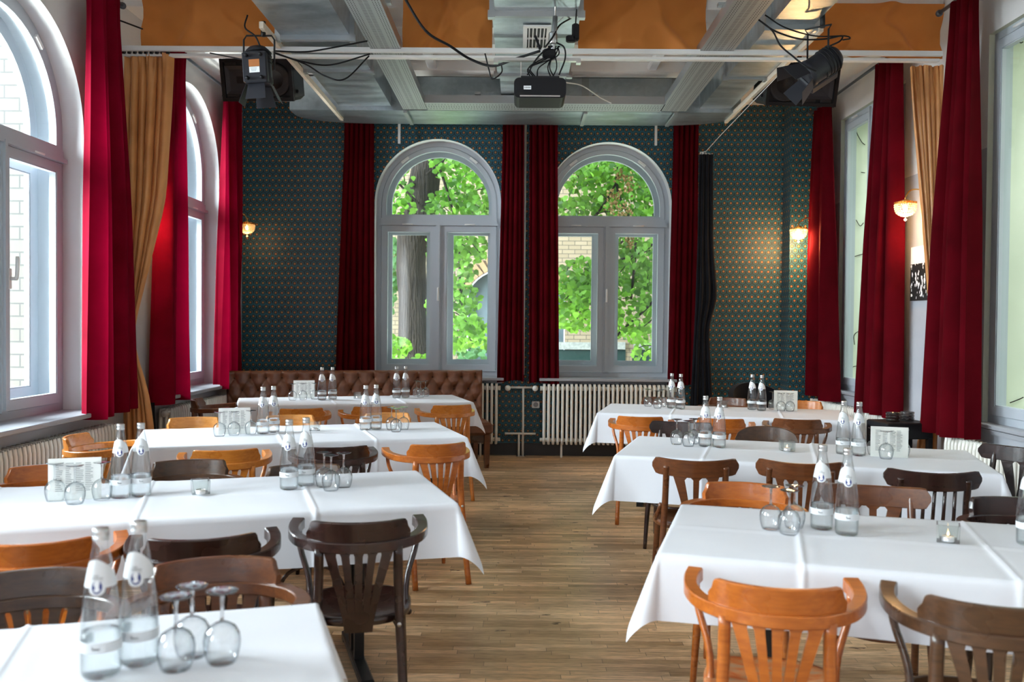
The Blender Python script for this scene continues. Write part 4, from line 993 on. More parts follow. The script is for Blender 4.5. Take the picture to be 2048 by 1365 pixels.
# ------------------------------------------------------------------ curtains
def curtain(name, stations, n, m_, label, cat='curtain', group=None, seed=0, nu=110, nv=60, head=0.015):
    """stations: (z, (ax,ay), (bx,by), amplitude) from top to bottom"""
    rnd = random.Random(seed); ph = [rnd.uniform(0, 6.3) for _ in range(5)]
    zs_ = [s_[0] for s_ in stations][::-1]
    def col(i): return [i(s_) for s_ in stations][::-1]
    A = [col(lambda s_: s_[1][0]), col(lambda s_: s_[1][1]), col(lambda s_: s_[2][0]), col(lambda s_: s_[2][1]), col(lambda s_: s_[3])]
    zt, zb = stations[0][0], stations[-1][0]
    def sm(z, arr):
        return float(np.interp(z, zs_, arr))
    def f(u, v):
        z = zt+(zb-zt)*v
        ax, ay, bx, by, am = (sm(z, q) for q in A)
        # soften kinks
        e = .12; q2 = [(sm(min(zt, z+e), q)+sm(max(zb, z-e), q))/2 for q in A]
        ax, ay, bx, by, am = [.5*p+.5*q for p, q in zip((ax, ay, bx, by, am), q2)]
        uu = u+.018*math.sin(6.28*u*2+ph[0]+v*1.5)
        w1 = math.sin(2*PI*n*uu+ph[1]+.5*math.sin(v*2.2+ph[2])); w2 = math.sin(2*PI*n*.53*uu+ph[3]+v)
        hd = head*math.exp(-v*22)
        wv = (w1*.75+w2*.35)*(am) + hd*math.sin(2*PI*n*u*1.0)*abs(math.sin(2*PI*n*u))
        dx, dy = bx-ax, by-ay; l = math.hypot(dx, dy) or 1
        x = ax+dx*u; y = ay+dy*u
        # slight sideways crowding of the folds
        x += dx/l*am*.35*math.cos(2*PI*n*uu+ph[1]); y += dy/l*am*.35*math.cos(2*PI*n*uu+ph[1])
        zz = z + (.012*math.sin(5*u+ph[4]) if v > .99 else 0)
        return (x-dy/l*wv, y+dx/l*wv, zz)
    o = MB().grid(f, nu, nv).build(name, m_); tag(o, label, cat, group); return o
G1 = 'red velvet window curtains'
wallc = lambda X, d0, d1, e0, e1, zt, zb, am=.075: [(zt, (X, d0), (X, d1), am*.6), (zt-.12, (X, d0), (X, d1), am*.5), ((zt+zb)/2, (X, (d0*.4+e0*.6)), (X, (d1*.4+e1*.6)), am), (zb, (X, e0), (X, e1), am*1.2)]
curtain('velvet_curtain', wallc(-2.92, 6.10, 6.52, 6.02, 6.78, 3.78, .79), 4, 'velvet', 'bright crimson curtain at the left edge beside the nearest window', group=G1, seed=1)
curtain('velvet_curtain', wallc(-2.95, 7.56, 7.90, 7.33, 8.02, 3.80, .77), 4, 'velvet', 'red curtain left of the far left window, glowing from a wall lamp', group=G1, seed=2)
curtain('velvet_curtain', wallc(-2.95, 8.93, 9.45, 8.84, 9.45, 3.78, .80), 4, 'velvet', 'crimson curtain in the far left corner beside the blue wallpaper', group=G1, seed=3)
bk = lambda a, b_, c, d, zb, Y=9.86, am=.035: [(3.66, (a, Y), (b_, Y), am*.6), (3.4, (a, Y), (b_, Y), am*.7), (2.2, ((a+c)/2, Y), ((b_+d)/2, Y), am), (zb, (c, Y), (d, Y), am*1.1)]
xb = lambda px: (px-1037)/1800*9.86
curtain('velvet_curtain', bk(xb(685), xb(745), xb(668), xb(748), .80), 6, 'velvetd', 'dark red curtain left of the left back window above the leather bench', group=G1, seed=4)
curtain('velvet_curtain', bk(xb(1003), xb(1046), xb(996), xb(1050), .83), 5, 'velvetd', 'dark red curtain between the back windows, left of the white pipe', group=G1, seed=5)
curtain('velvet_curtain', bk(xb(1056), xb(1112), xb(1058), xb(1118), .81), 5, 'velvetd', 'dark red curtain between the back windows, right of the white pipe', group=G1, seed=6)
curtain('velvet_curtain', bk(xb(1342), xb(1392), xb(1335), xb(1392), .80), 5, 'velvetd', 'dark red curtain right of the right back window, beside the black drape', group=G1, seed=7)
curtain('black_drape', [(3.30, (1.93, 9.74), (2.07, 9.74), .03), (2.3, (1.92, 9.74), (2.09, 9.74), .03), (1.75, (1.90, 9.72), (2.14, 9.72), .035), (1.45, (1.90, 9.74), (2.05, 9.74), .03), (.55, (1.85, 9.72), (2.1, 9.72), .03)], 6, 'blackcloth', 'black drape gathered on a string against the back wallpaper', group=None, seed=8, nu=80)
b = MB()
for k in range(8): b.box((1.945+k*.017, 9.74+.01*(-1)**k, 3.315-(.003*k)), (.010, .014, .03))
b.tube([at(1402, 305, 9.7), at(1412, 303, 9.7), at(1440, 272, 9.2), at(1562, 145, 7.0)], .003, 5)
tag(b.build('drape_cord', 'whitep'), 'white cord and hooks holding the black drape up to the duct', 'cord')
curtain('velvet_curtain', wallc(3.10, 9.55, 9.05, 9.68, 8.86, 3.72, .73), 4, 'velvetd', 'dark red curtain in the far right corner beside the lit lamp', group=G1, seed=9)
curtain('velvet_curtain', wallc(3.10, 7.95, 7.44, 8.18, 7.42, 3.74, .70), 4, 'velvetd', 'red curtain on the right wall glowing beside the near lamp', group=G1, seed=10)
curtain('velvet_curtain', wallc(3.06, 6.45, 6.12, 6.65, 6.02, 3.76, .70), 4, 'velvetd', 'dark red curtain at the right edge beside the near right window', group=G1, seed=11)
YG = 6.9
curtain('gold_curtain', [(3.50, (-3.02, YG), (-2.66, YG), .04), (3.1, (-3.03, YG), (-2.68, YG), .045), (2.4, (-3.03, YG), (-2.73, YG), .055), (1.75, (-3.03, YG), (-2.88, YG), .03), (1.40, (-3.02, YG), (-2.965, YG), .022), (1.28, (-3.015, YG), (-2.965, YG), .022), (.9, (-3.03, YG), (-2.85, YG), .03), (.02, (-3.03, YG), (-2.74, YG), .035)], 5.5, 'gold', 'gold satin stage curtain tied back on the left', group='gold stage curtains', seed=12, nu=150, nv=80, head=.045)
curtain('gold_curtain', [(3.45, (2.95, YG), (3.2, YG), .04), (3.1, (2.98, YG), (3.2, YG), .03), (2.4, (3.06, YG), (3.2, YG), .032), (1.7, (3.13, YG), (3.21, YG), .025), (1.3, (3.17, YG), (3.22, YG), .02), (.9, (3.10, YG), (3.22, YG), .03), (.02, (3.00, YG), (3.2, YG), .035)], 6, 'gold', 'gold satin stage curtain tied back on the right', group='gold stage curtains', seed=13, nu=150, nv=80, head=.045)
b = MB().lathe([(.034, -.05), (.042, -.03), (.036, 0), (.042, .03), (.034, .05)], 16, c=(-2.99, YG, 1.34)); tag(b.build('curtain_tie', 'gold'), 'gold sash knotted round the left stage curtain', 'tie')
curtain('backing_drape', [(.82, (-3.02, 7.04), (-2.85, 7.04), .02), (.02, (-3.02, 7.04), (-2.82, 7.04), .02)], 4, 'blackcloth', 'black drape hanging behind the left gold curtain', seed=14, nu=60)
# orange ceiling panels
def panel(x0, x1, z1, label, seed, z0=3.545):
    rnd = random.Random(seed); p = [rnd.uniform(0, 6) for _ in range(4)]
    def f(u, v):
        x = x0+(x1-x0)*u; z = z1+(z0-z1)*v
        d1_ = u-.45+.35*(v-.5); d2_ = u-.6-.5*(v-.5)
        y = 6.915+.07*math.sin(PI*min(1, v*.9))*math.sin(2.2*PI*u+p[0])+.025*math.sin(9*u+7*v+p[1])*math.sin(PI*v)-.055*math.exp(-(d1_/.06)**2)*(1-v*.4)-.045*math.exp(-(d2_/.05)**2)*v+.014*math.sin(22*u-9*v+p[2])*v
        y = max(6.862, min(6.985, y))
        return (x, y, z+(.012*math.sin(5*u+p[3])+.014*abs(math.sin(7*u+p[1]))-.012)*v)
    tag(MB().grid(f, 70, 30).build('cloth_panel', 'orange'), label, 'cloth panel', 'orange cloth panels below the ceiling')
panel(-2.92, -1.84, 4.05, 'orange cloth panel left of the left air duct', 1)
panel(-.90, -.22, 4.05, 'orange cloth panel between left cable tray and middle duct', 2)
panel(.44, 1.42, 4.05, 'orange cloth panel right of the projector', 3)
panel(2.12, 3.22, 3.925, 'orange cloth panel at the right beside the red curtain', 4, 3.52)
# curtain rails and rods
b = MB().box((.07, 6.84, 3.525), (6.2, .03, .035)).box((.07, 6.90, 3.49), (6.2, .05, .02)); tag(b.build('stage_rail', 'whitep'), 'white curtain rail spanning the room under the orange panels', 'rail')
b = MB()
for k in range(9): b.box((-3.02+k*.042, 6.87, 3.508), (.02, .03, .03))
tag(b.build('rail_glider', 'black'), 'row of black gliders above the left gold curtain', 'curtain gliders', kind='stuff')
def rod(X, y0, y1, z, label):
    b = MB(); b.tube([(X, y0, z), (X, y1, z)], .014, 10); root = empty('curtain_rod', (X, y0, z), label=label, cat='rod', group='grey curtain rods')
    b.v = [(x-X, y-y0, q-z) for x, y, q in b.v]; b.build('tube', 'rodgrey', root)
    for y in (0, y1-y0): MB().lathe([(0, -.02), (.022, -.015), (.026, 0), (.022, .015), (0, .02)], 12, c=(0, y, 0), mtx=Matrix.Rotation(PI/2, 4, 'X')).build('finial', 'rodgrey', root)
    s_ = -1 if X < 0 else 1
    for y in (.3, y1-y0-.3): MB().bar((0, y, 0), ((XL if X < 0 else XR)-X, y, 0), .015, .015).build('bracket', 'rodgrey', root)
rod(-2.95, 7.45, 9.62, 3.79, 'grey curtain rod over the far left window')
rod(-2.92, 4.2, 6.62, 3.77, 'grey curtain rod over the nearest left window')
rod(3.10, 7.3, 9.7, 3.74, 'grey curtain rod over the far right window')
rod(3.08, 4.2, 6.7, 3.78, 'grey curtain rod over the nearest right window')
for x, lb in ((-1.32, 'left'), (1.48, 'right')):
    b = MB().bar((x, 9.86, 3.42), (x, 9.86, 3.72), .025, .02).bar((x, 9.84, 3.70), (x, 9.99, 3.70), .02, .02); tag(b.build('rail_bracket', 'whitep'), 'white hook above the %s arched back window' % lb, 'bracket')

# ------------------------------------------------------------------ ducts and trays
def duct(label, x0, x1, z0, z1, y0, y1, fl, steps=()):
    root = empty('air_duct', ((x0+x1)/2, y0, z0), label=label, cat='air duct', group='galvanised air ducts')
    W, H, L = x1-x0, z1-z0, y1-y0
    ys = [0]+[f-y0 for f in fl]+[L]
    for i in range(len(ys)-1):
        sh = .0 if i % 2 == 0 else .018
        MB().box((0, (ys[i]+ys[i+1])/2, H/2+sh), (W-2*sh, ys[i+1]-ys[i], H)).build('duct_section', 'galv', root)
    for f in fl:
        b = MB(); 
        b.band([(-W/2-.02, -.02), (-W/2-.02, H+.01), (W/2+.02, H+.01), (W/2+.02, -.02)], [(-W/2+.02, .02), (-W/2+.02, H-.03), (W/2-.02, H-.03), (W/2-.02, .02)], f-y0-.02, f-y0+.02)
        for sx in (-1, 1): b.box((sx*(W/2+.005), f-y0, -.005), (.05, .055, .05))
        b.build('flange', 'flange', root)
    return root
d1 = duct('wide galvanised duct left of the left cable tray', -1.80, -1.25, 3.57, 3.86, 3.2, 9.05, (5.2, 6.7, 7.55), ())
d2 = duct('galvanised duct in the middle of the ceiling, above the projector', -.20, .41, 3.60, 3.87, 3.2, 8.83, (5.0, 6.25, 7.75))
d3 = duct('galvanised duct on the right beside the right spotlight', 1.74, 2.08, 3.57, 3.86, 3.2, 9.0, (5.3, 6.40, 7.7))
for d_, w_ in ((d1, -.30), (d3, .19)):
    MB().box((w_, 4.6, -.02), (.03, 2.9, .045)).build('batten', 'timber', d_)
# grille
g = MB().band([(-.10, -.28), (-.10, .28), (.10, .28), (.10, -.28)], [(-.07, -.24), (-.07, .24), (.07, .24), (.07, -.24)], 0, .012)
root = empty('vent_grille', (.115, 6.72, 3.585), label='white ventilation grille under the middle duct', cat='vent')
for mb, nm, mt in ((g, 'frame', 'whitep'),):
    mb.v = [(x, z, y-.006) for x, y, z in mb.v]; mb.build(nm, mt, root)
b = MB()
for k in range(5): b.box((-.055+k*.027, 0, 0), (.008, .48, .016))
b.box((0, 0, 0), (.14, .014, .014)); b.build('slats', 'whitep', root); MB().box((0, 0, .008), (.15, .5, .004)).build('backing', 'black', root)
# cross duct with rounded far corners
def cross():
    root = empty('cross_duct', (0, 9.0, 3.55), label='wide galvanised cross duct with rounded corners above the back windows', cat='air duct', group='galvanised air ducts')
    x0, x1 = -2.27, 2.16; pl = [(x0, -.12), (x1, -.12)]
    for i in range(9):
        a = PI/2*i/8; pl.append((x1-.75+.75*math.cos(a), .10+.38*math.sin(a)))
    for i in range(9):
        a = PI/2+PI/2*i/8; pl.append((x0+.75+.75*math.cos(a), .10+.38*math.sin(a)))
    n = len(pl); H = .33
    MB().add([(x, y, 0) for x, y in pl]+[(x, y, H) for x, y in pl], [tuple(range(n-1, -1, -1)), tuple(range(n, 2*n))]+[(i, (i+1) % n, (i+1) % n+n, i+n) for i in range(n)]).build('duct_body', 'galv', root)
    for px in (820, 1160, 1330):
        x = (px-1037)/1800*9.3
        MB().box((x, -.13, .16), (.07, .02, .33)).bar((x, -.2, -.03), (x, .35, -.03), .035, .02).build('hanger', 'flange', root)
    MB().tube([(x0, .48, -.0), (x1, .48, 0)], .006, 6).build('rim', 'flange', root) if False else None
cross()
def tray(label, a, b_, wd):
    a, b_ = Vector(a), Vector(b_); L = (b_-a).length; ang = math.atan2(b_.y-a.y, b_.x-a.x)
    root = empty('cable_tray', a, ang, label, 'cable tray', 'perforated cable trays')
    MB().add([(0, -wd/2, 0), (L, -wd/2, 0), (L, wd/2, 0), (0, wd/2, 0)], [(0, 1, 2, 3)]).build('tray_base', 'perf', root)
    for s_ in (-1, 1):
        MB().add([(0, s_*wd/2, 0), (L, s_*wd/2, 0), (L, s_*wd/2, .075), (0, s_*wd/2, .075)], [(0, 1, 2, 3)]).build('tray_side', 'flange', root)
    for k in range(int(L/1.1)):
        MB().box((.5+k*1.1, 0, .09), (.05, wd+.06, .02)).build('cross_bar', 'flange', root)
tray('perforated cable tray running to the back on the left', (-1.02, 3.4, 3.53), (-1.02, 8.75, 3.53), .23)
tray('perforated cable tray running to the back on the right', (1.475, 3.4, 3.53), (1.475, 8.75, 3.53), .25)
tray('perforated cable tray across the room above the back windows', (-.9, 8.63, 3.53), (1.36, 8.63, 3.53), .30)
for x0, lb in ((-.82, 'left'), (1.22, 'right')):
    b = MB().box((x0+.0, 7.9, 3.85), (.09, 1.3, .05), ch=.012); tag(b.build('tube_light', 'tube'), 'unlit tube light fixed to the ceiling above the %s cable tray' % lb, 'lamp')

# ------------------------------------------------------------------ cables
def cable(pts, r, label, name='cable', m_='black', sag=0, grp='loose cables under the ceiling'):
    P = spline([at(x, y, d) for x, y, d in pts], 8)
    tag(MB().tube(P, r, 6).build(name, m_), label, 'cable', grp)
cable([(800, -20, 6.0), (850, 60, 6.1), (900, 92, 6.2), (940, 118, 6.3), (985, 132, 6.3), (1030, 118, 6.2), (1080, 102, 6.1)], .009, 'thick black cable sagging from the left orange panel to the projector')
cable([(548, 102, 6.55), (600, 104, 6.6), (640, 100, 6.6), (735, 82, 6.6)], .006, 'upper black cable from the left spotlight to the tray')
cable([(548, 105, 6.5), (600, 122, 6.55), (660, 130, 6.6), (740, 108, 6.6)], .006, 'middle black cable from the left spotlight to the tray')
cable([(548, 106, 6.5), (610, 128, 6.5), (650, 152, 6.5), (690, 158, 6.5), (738, 112, 6.6)], .006, 'lowest black cable looping right of the left spotlight')
cable([(420, 106, 6.6), (470, 116, 6.5), (505, 122, 6.4)], .005, 'short black cable leading left from the left spotlight')
cable([(495, 30, 6.4), (490, 55, 6.4), (510, 72, 6.4), (520, 92, 6.4)], .006, 'black cable dropping from the duct to the left spotlight')
cable([(970, 107, 6.4), (978, 140, 6.4), (985, 158, 6.4), (1003, 145, 6.4), (1003, 130, 6.4)], .005, 'thin black cable looping left of the projector')
cable([(1105, 92, 6.1), (1085, 105, 6.1), (1068, 125, 6.1), (1055, 150, 6.15)], .006, 'black cable curving down the left side of the projector mount')
cable([(1112, 85, 6.1), (1128, 95, 6.1), (1130, 118, 6.1), (1118, 150, 6.1)], .006, 'black cable curving down the right side of the projector mount')
cable([(1165, 0, 6.3), (1150, 30, 6.3), (1120, 50, 6.2), (1105, 75, 6.1), (1090, 95, 6.1)], .006, 'black cable from the ceiling down to the projector mount')
cable([(1160, 5, 6.4), (1115, 45, 6.2)], .004, 'pale cable stretched up right of the projector pole', m_='whitep')
cable([(1131, 165, 6.2), (1165, 172, 7.5), (1200, 195, 8.3), (1225, 208, 8.5)], .005, 'pale cable from the projector to the back tray', m_='whitep')
cable([(1530, 30, 6.2), (1570, 55, 6.2), (1630, 72, 6.2), (1688, 72, 6.2), (1700, 77, 6.2), (1685, 80, 6.2)], .005, 'upper black cable looping to the right spotlight')
cable([(1515, 38, 6.2), (1550, 62, 6.2), (1600, 78, 6.2), (1650, 78, 6.2), (1683, 72, 6.2), (1680, 82, 6.2), (1660, 92, 6.1)], .006, 'middle black cable looping to the right spotlight')
cable([(1518, 40, 6.2), (1545, 62, 6.2), (1560, 90, 6.2), (1585, 112, 6.1), (1610, 132, 6.0), (1632, 142, 6.0)], .006, 'lowest black cable hanging in front of the right spotlight')
cable([(232, 38, 6.5), (285, 58, 6.75)], .006, 'twin black cable behind the left orange panel')

# ------------------------------------------------------------------ speakers, spotlights, projector
def speaker(c, rz, label, flip=1):
    root = empty('loudspeaker', c, rz, label, 'loudspeaker', 'hanging loudspeakers'); root.rotation_euler = (R(17), 0, rz)
    W, H, D = .63, .36, .36
    b = MB(); b.box((0, D/2, 0), (W, D, H), ch=.03)
    b.band([(-W/2, -H/2), (-W/2, H/2), (W/2, H/2), (W/2, -H/2)], [(-W/2+.03, -H/2+.03), (-W/2+.03, H/2-.03), (W/2-.03, H/2-.03), (W/2-.03, -H/2+.03)], -.03, .01)
    b.build('cabinet', 'black', root)
    x0 = -flip*.155
    # horn: funnel
    A = [(x0-.125, -.12), (x0-.125, .12), (x0+.125, .12), (x0+.125, -.12)]; B = [(x0-.03, -.03), (x0-.03, .03), (x0+.03, .03), (x0+.03, -.03)]
    h = MB(); vs = [(x, -.012, z) for x, z in A]+[(x*1+0, -.004, z) for x, z in [(x0-.09, -.09), (x0-.09, .09), (x0+.09, .09), (x0+.09, -.09)]]+[(x, -.001, z) for x, z in B]
    h.add(vs, [(i, (i+1) % 4, 4+(i+1) % 4, 4+i) for i in range(4)]+[(4+i, 4+(i+1) % 4, 8+(i+1) % 4, 8+i) for i in range(4)]); h.build('horn', 'spot', root)
    for sx in (-.07, .07):
        for sz in (-.135, .135): MB().box((x0+sx, -.004, sz), (.10, .006, .022)).build('port', 'mesh', root)
    rot = Matrix.Rotation(PI/2, 4, 'X')
    MB().lathe([(0, -.015), (.03, -.01), (.06, .0), (.125, .012), (.14, .016), (.145, .010), (.15, .004)], 32, c=(flip*.145, -.002, 0), mtx=rot).build('cone', 'mesh', root)
    for sx, sz in ((-1, -.1), (-1, .1), (1, -.1), (1, .1)): MB().box((sx*(W/2+.01), .08, sz), (.025, .03, .03), ch=.005).build('knob', 'black', root)
    MB().bar((0, .18, H/2), (0, .18, H/2+.08), .05, .05).build('bracket', 'blackm', root)
    return root
p = at(515, 160, 7.9); speaker((p.x, 7.9, p.z), R(-2), 'black loudspeaker hanging on the left behind the spotlight', 1)
p = at(1604, 172, 7.9); speaker((p.x, 7.9, p.z+.01), R(4), 'black loudspeaker hanging on the right behind the spotlight', -1)
def spot(c, mtx, label, yoke_top, sticker):
    root = empty('stage_spotlight', c, 0, label, 'spotlight', 'stage spotlights')
    q = Matrix.Translation((0, 0, 0)) @ mtx
    def T(mb): mb.v = [tuple(q @ Vector(v)) for v in mb.v]; return mb
    # local axis z = beam direction (0 .. -) ; body from z=+.17 to -.15
    b = MB().lathe([(0, .17), (.06, .165), (.085, .14), (.09, .08), (.09, -.05), (.095, -.06), (.095, -.09), (.08, -.1), (.075, -.095), (0, -.085)], 24)
    b.box((0, -.085, .0), (.17, .06, .22), ch=.01)
    T(b).build('housing', 'spot', root)
    for z in (.05, .075, .10, .125): T(MB().lathe([(.09, z-.004), (.096, z-.003), (.096, z+.003), (.09, z+.004)], 24)).build('cooling_fin', 'black', root)
    for sx, sz in ((-.05, .08), (.05, .08), (-.05, -.08), (.05, -.08)): T(MB().lathe([(0, .03), (.012, .028), (.012, 0)], 10, c=(sx, -.113, sz), mtx=Matrix.Rotation(PI/2, 4, 'X'))).build('knob', 'black', root)
    if sticker:
        T(MB().box((0, -.1165, .025), (.075, .001, .05))).build('sticker', 'orangesticker', root); T(MB().box((0, -.1165, -.022), (.072, .001, .04))).build('sticker', 'inkwhite', root)
        l = MB()
        for k in range(4): l.box((-.005, -.1172, -.010-k*.007), (.05-.006*k, .0006, .002))
        T(l).build('print', 'ink', root)
    for k, (dx, dy) in enumerate(((0, -1), (0, 1), (1, 0), (-1, 0))):
        pf = MB(); w0, w1, h = .075, .095, .13
        sx, sy = -dy, dx; vs = []
        for t_, wd in ((0, w0), (1, w1)):
            for s_ in (-1, 1):
                vs.append((dx*(.085+.055*t_)+sx*s_*wd*.75, dy*(.085+.055*t_)+sy*s_*wd*.75, -.10-h*t_))
        vs2 = [(x-dx*.003, y-dy*.003, z) for x, y, z in vs]
        pf.add(vs+vs2, [(0, 1, 3, 2), (6, 7, 5, 4), (0, 4, 5, 1), (2, 3, 7, 6), (0, 2, 6, 4), (1, 5, 7, 3)]); T(pf).build('barn_door', 'spot', root)
    # yoke
    a = q @ Vector((-.11, 0, 0)); b_ = q @ Vector((.11, 0, 0)); tp = Vector(yoke_top)
    MB().tube([a, (a.x, a.y, tp.z-.03), (a.x+.02, a.y, tp.z), (b_.x-.02, b_.y, tp.z), (b_.x, b_.y, tp.z-.03), b_], .007, 6).tube([(tp.x, tp.y, tp.z-.005), (tp.x, tp.y, tp.z+.10)], .018, 8).build('yoke', 'blackm', root)
    return root
p = at(518, 142, 6.45)
spot((p.x, 6.45, p.z), Matrix.Rotation(R(-4), 4, 'Y'), 'black stage spotlight with stickers in front of the left loudspeaker', (.03, 0, .25), True)
p = at(1635, 136, 6.25)
spot((p.x, 6.25, p.z), Matrix.Rotation(R(56), 4, 'Y') @ Matrix.Rotation(R(150), 4, 'Z'), 'black stage spotlight aimed left in front of the right loudspeaker', (.03, 0, .28), False)
def projector():
    c = at(1080, 177, 6.1)
    root = empty('projector', c, label='black projector hanging from the ceiling in the middle', cat='projector')
    W, H, D = .35, .135, .27
    pl = []
    for sx, sz in ((-1, -1), (1, -1), (1, 1), (-1, 1)):
        for k in range(5):
            a = {(-1, -1): PI, (1, -1): 1.5*PI, (1, 1): 0, (-1, 1): PI/2}[(sx, sz)]+PI/2*k/4
            pl.append((sx*(W/2-.035)+.035*math.cos(a), sz*(H/2-.035)+.035*math.sin(a)))
    MB().prism(pl, -.02, D).build('body', 'black', root)
    MB().box((0, -.021, -H/2+.012), (W-.08, .004, .008)).build('trim', 'steel', root)
    MB().box((-.085, -.021, .0), (.05, .002, .024)).build('sticker', 'inkwhite', root)
    b = MB()
    for k in range(6): b.box((-.103+k*.0072, -.0225, 0), (.0045, .0006, .010))
    b.build('print', 'ink', root)
    MB().box((0, .1, H/2+.012), (.26, .16, .02)).build('mount_plate', 'blackm', root)
    b = MB()
    for x in (-.13, .13): b.bar((x, .04, H/2), (x, .04, H/2+.12), .006, .012)
    b.build('mount_bracket', 'steel', root)
    MB().box((-.02, .05, .205), (.58, .04, .02)).box((-.30, .05, .195), (.03, .05, .03)).box((.26, .05, .195), (.03, .05, .03)).build('mount_bar', 'steel', root)
    MB().tube([(.075, .05, .20), (.09, .05, .33), (.10, .05, .50)], .018, 10).tube([(.10, .05, .50), (.105, .05, .9)], .006, 6).lathe([(.026, .31), (.03, .32), (.03, .38), (.026, .39)], 12, c=(.085, .05, 0)).build('pole', 'steel', root)
    MB().box((.06, .04, .24), (.09, .08, .06), ch=.012).bar((.0, .03, .27), (-.035, .03, .36), .025, .015).build('clamp', 'black', root)
    b = MB(); rnd = random.Random(4)
    for k in range(7):
        x = rnd.uniform(-.08, .12); b.tube(spline([(x, .04, H/2+.02), (x+rnd.uniform(-.04, .04), .0, .14), (rnd.uniform(.02, .12), .02, .22), (rnd.uniform(.04, .14), .05, .30)], 5), .0045, 5)
    b.build('wiring', 'black', root)['kind'] = 'stuff'
projector()
p = at(1151, 65, 6.2); b = MB().box(p, (.05, .05, .12), ch=.012).box(p+Vector((-.03, 0, -.045)), (.07, .05, .045), ch=.01).tube([p+Vector((0, 0, .05)), p+Vector((.02, 0, .45))], .005, 6)
tag(b.build('cable_socket', 'black'), 'black socket block hanging beside the projector pole', 'socket')

# ------------------------------------------------------------------ radiators
def radiator(c, rz, n, H, label, depth=.14, pitch=.05, valve=None):
    root = empty('radiator', c, rz, label, 'radiator', 'white column radiators')
    z0 = .15
    sec = MB()
    for y in (-depth/2+.02, 0, depth/2-.02):
        sec.tube(spline([(0, y*.7, z0+.01), (0, y, z0+.05), (0, y, H-.05), (0, y*.7, H-.008)], 2), [.010, .0145, .0145, .0145, .0145, .0135, .010], 8)
    sec.tube([(0, -depth/2+.03, z0+.03), (0, depth/2-.03, z0+.03)], .014, 8).tube([(0, -depth/2+.03, H-.03), (0, depth/2-.03, H-.03)], .014, 8)
    sec.tube([(-pitch/2, 0, z0+.04), (pitch/2, 0, z0+.04)], .022, 10, cap=False).tube([(-pitch/2, 0, H-.045), (pitch/2, 0, H-.045)], .024, 10, cap=False)
    o = sec.build('radiator_section', 'radiator', root, ((-(n-1)/2)*pitch, 0, 0))
    for k in range(1, n):
        q = o.copy(); C.objects.link(q); q.parent = root; q.location = ((k-(n-1)/2)*pitch, 0, 0)
    for s_ in (-1, 1): MB().tube([(s_*(n/2*pitch), 0, H-.045), (s_*(n/2*pitch+.02), 0, H-.045)], .026, 10).tube([(s_*(n/2*pitch), 0, z0+.04), (s_*(n/2*pitch+.02), 0, z0+.04)], .02, 10).build('end_cap', 'radiator', root)
    for s_ in (-1, 1): MB().box((s_*(n*pitch*.35), .0, .075), (.02, .06, .15)).build('foot', 'radiator', root)
radiator((-.86, 9.86, 0), 0, 26, .80, 'white radiator under the left back window, mostly behind the leather bench')
radiator((.99, 9.86, 0), 0, 29, .80, 'white radiator under the right back window')
radiator((-2.97, 5.75, 0), PI/2, 33, .71, 'white radiator under the nearest left window')
radiator((-2.98, 8.3, 0), PI/2, 29, .72, 'white radiator under the far left window')
radiator((3.15, 8.6, 0), PI/2, 38, .70, 'white radiator under the far right window')
radiator((3.12, 5.65, 0), PI/2, 33, .69, 'white radiator under the nearest right window')
# pipes between the back radiators
root = empty('heating_pipe', (.06, 9.9, 0), label='white heating pipes between the back radiators', cat='pipe')
MB().tube([(-.045, 0, 0), (-.045, 0, .26)], .012, 8).tube([(.0, 0, 0), (.0, 0, .75)], .012, 8).build('riser', 'white', root)
MB().tube([(0, .03, .9), (0, .03, 3.65)], .012, 8).build('stack_pipe', 'white', root)
MB().tube([(-.2, 0, .76), (.14, 0, .76)], .012, 8).build('branch_pipe', 'white', root)
MB().tube([(-.2, 0, .25), (.14, 0, .25)], .012, 8).build('branch_pipe', 'white', root)
for x in (-.17, .13): MB().lathe([(0, -.03), (.028, -.025), (.032, 0), (.025, .02), (0, .02)], 14, c=(x, -.04, .755), mtx=Matrix.Rotation(-PI/2, 4, 'X')).build('valve', 'white', root)
for x in (-.045, 0): MB().lathe([(.03, 0), (.03, .006), (.012, .012)], 12, c=(x, 0, 0)).build('collar', 'chrome', root)
root = empty('wall_socket', (.20, 9.985, .565), label='white wall socket between the back radiators', cat='socket')
MB().box((0, 0, 0), (.085, .03, .075), ch=.006).build('plate', 'whitep', root)
MB().lathe([(.028, .0), (.026, .004), (.0, .005)], 20, c=(.0, -.014, 0), mtx=Matrix.Rotation(PI/2, 4, 'X')).build('insert', 'ink', root)

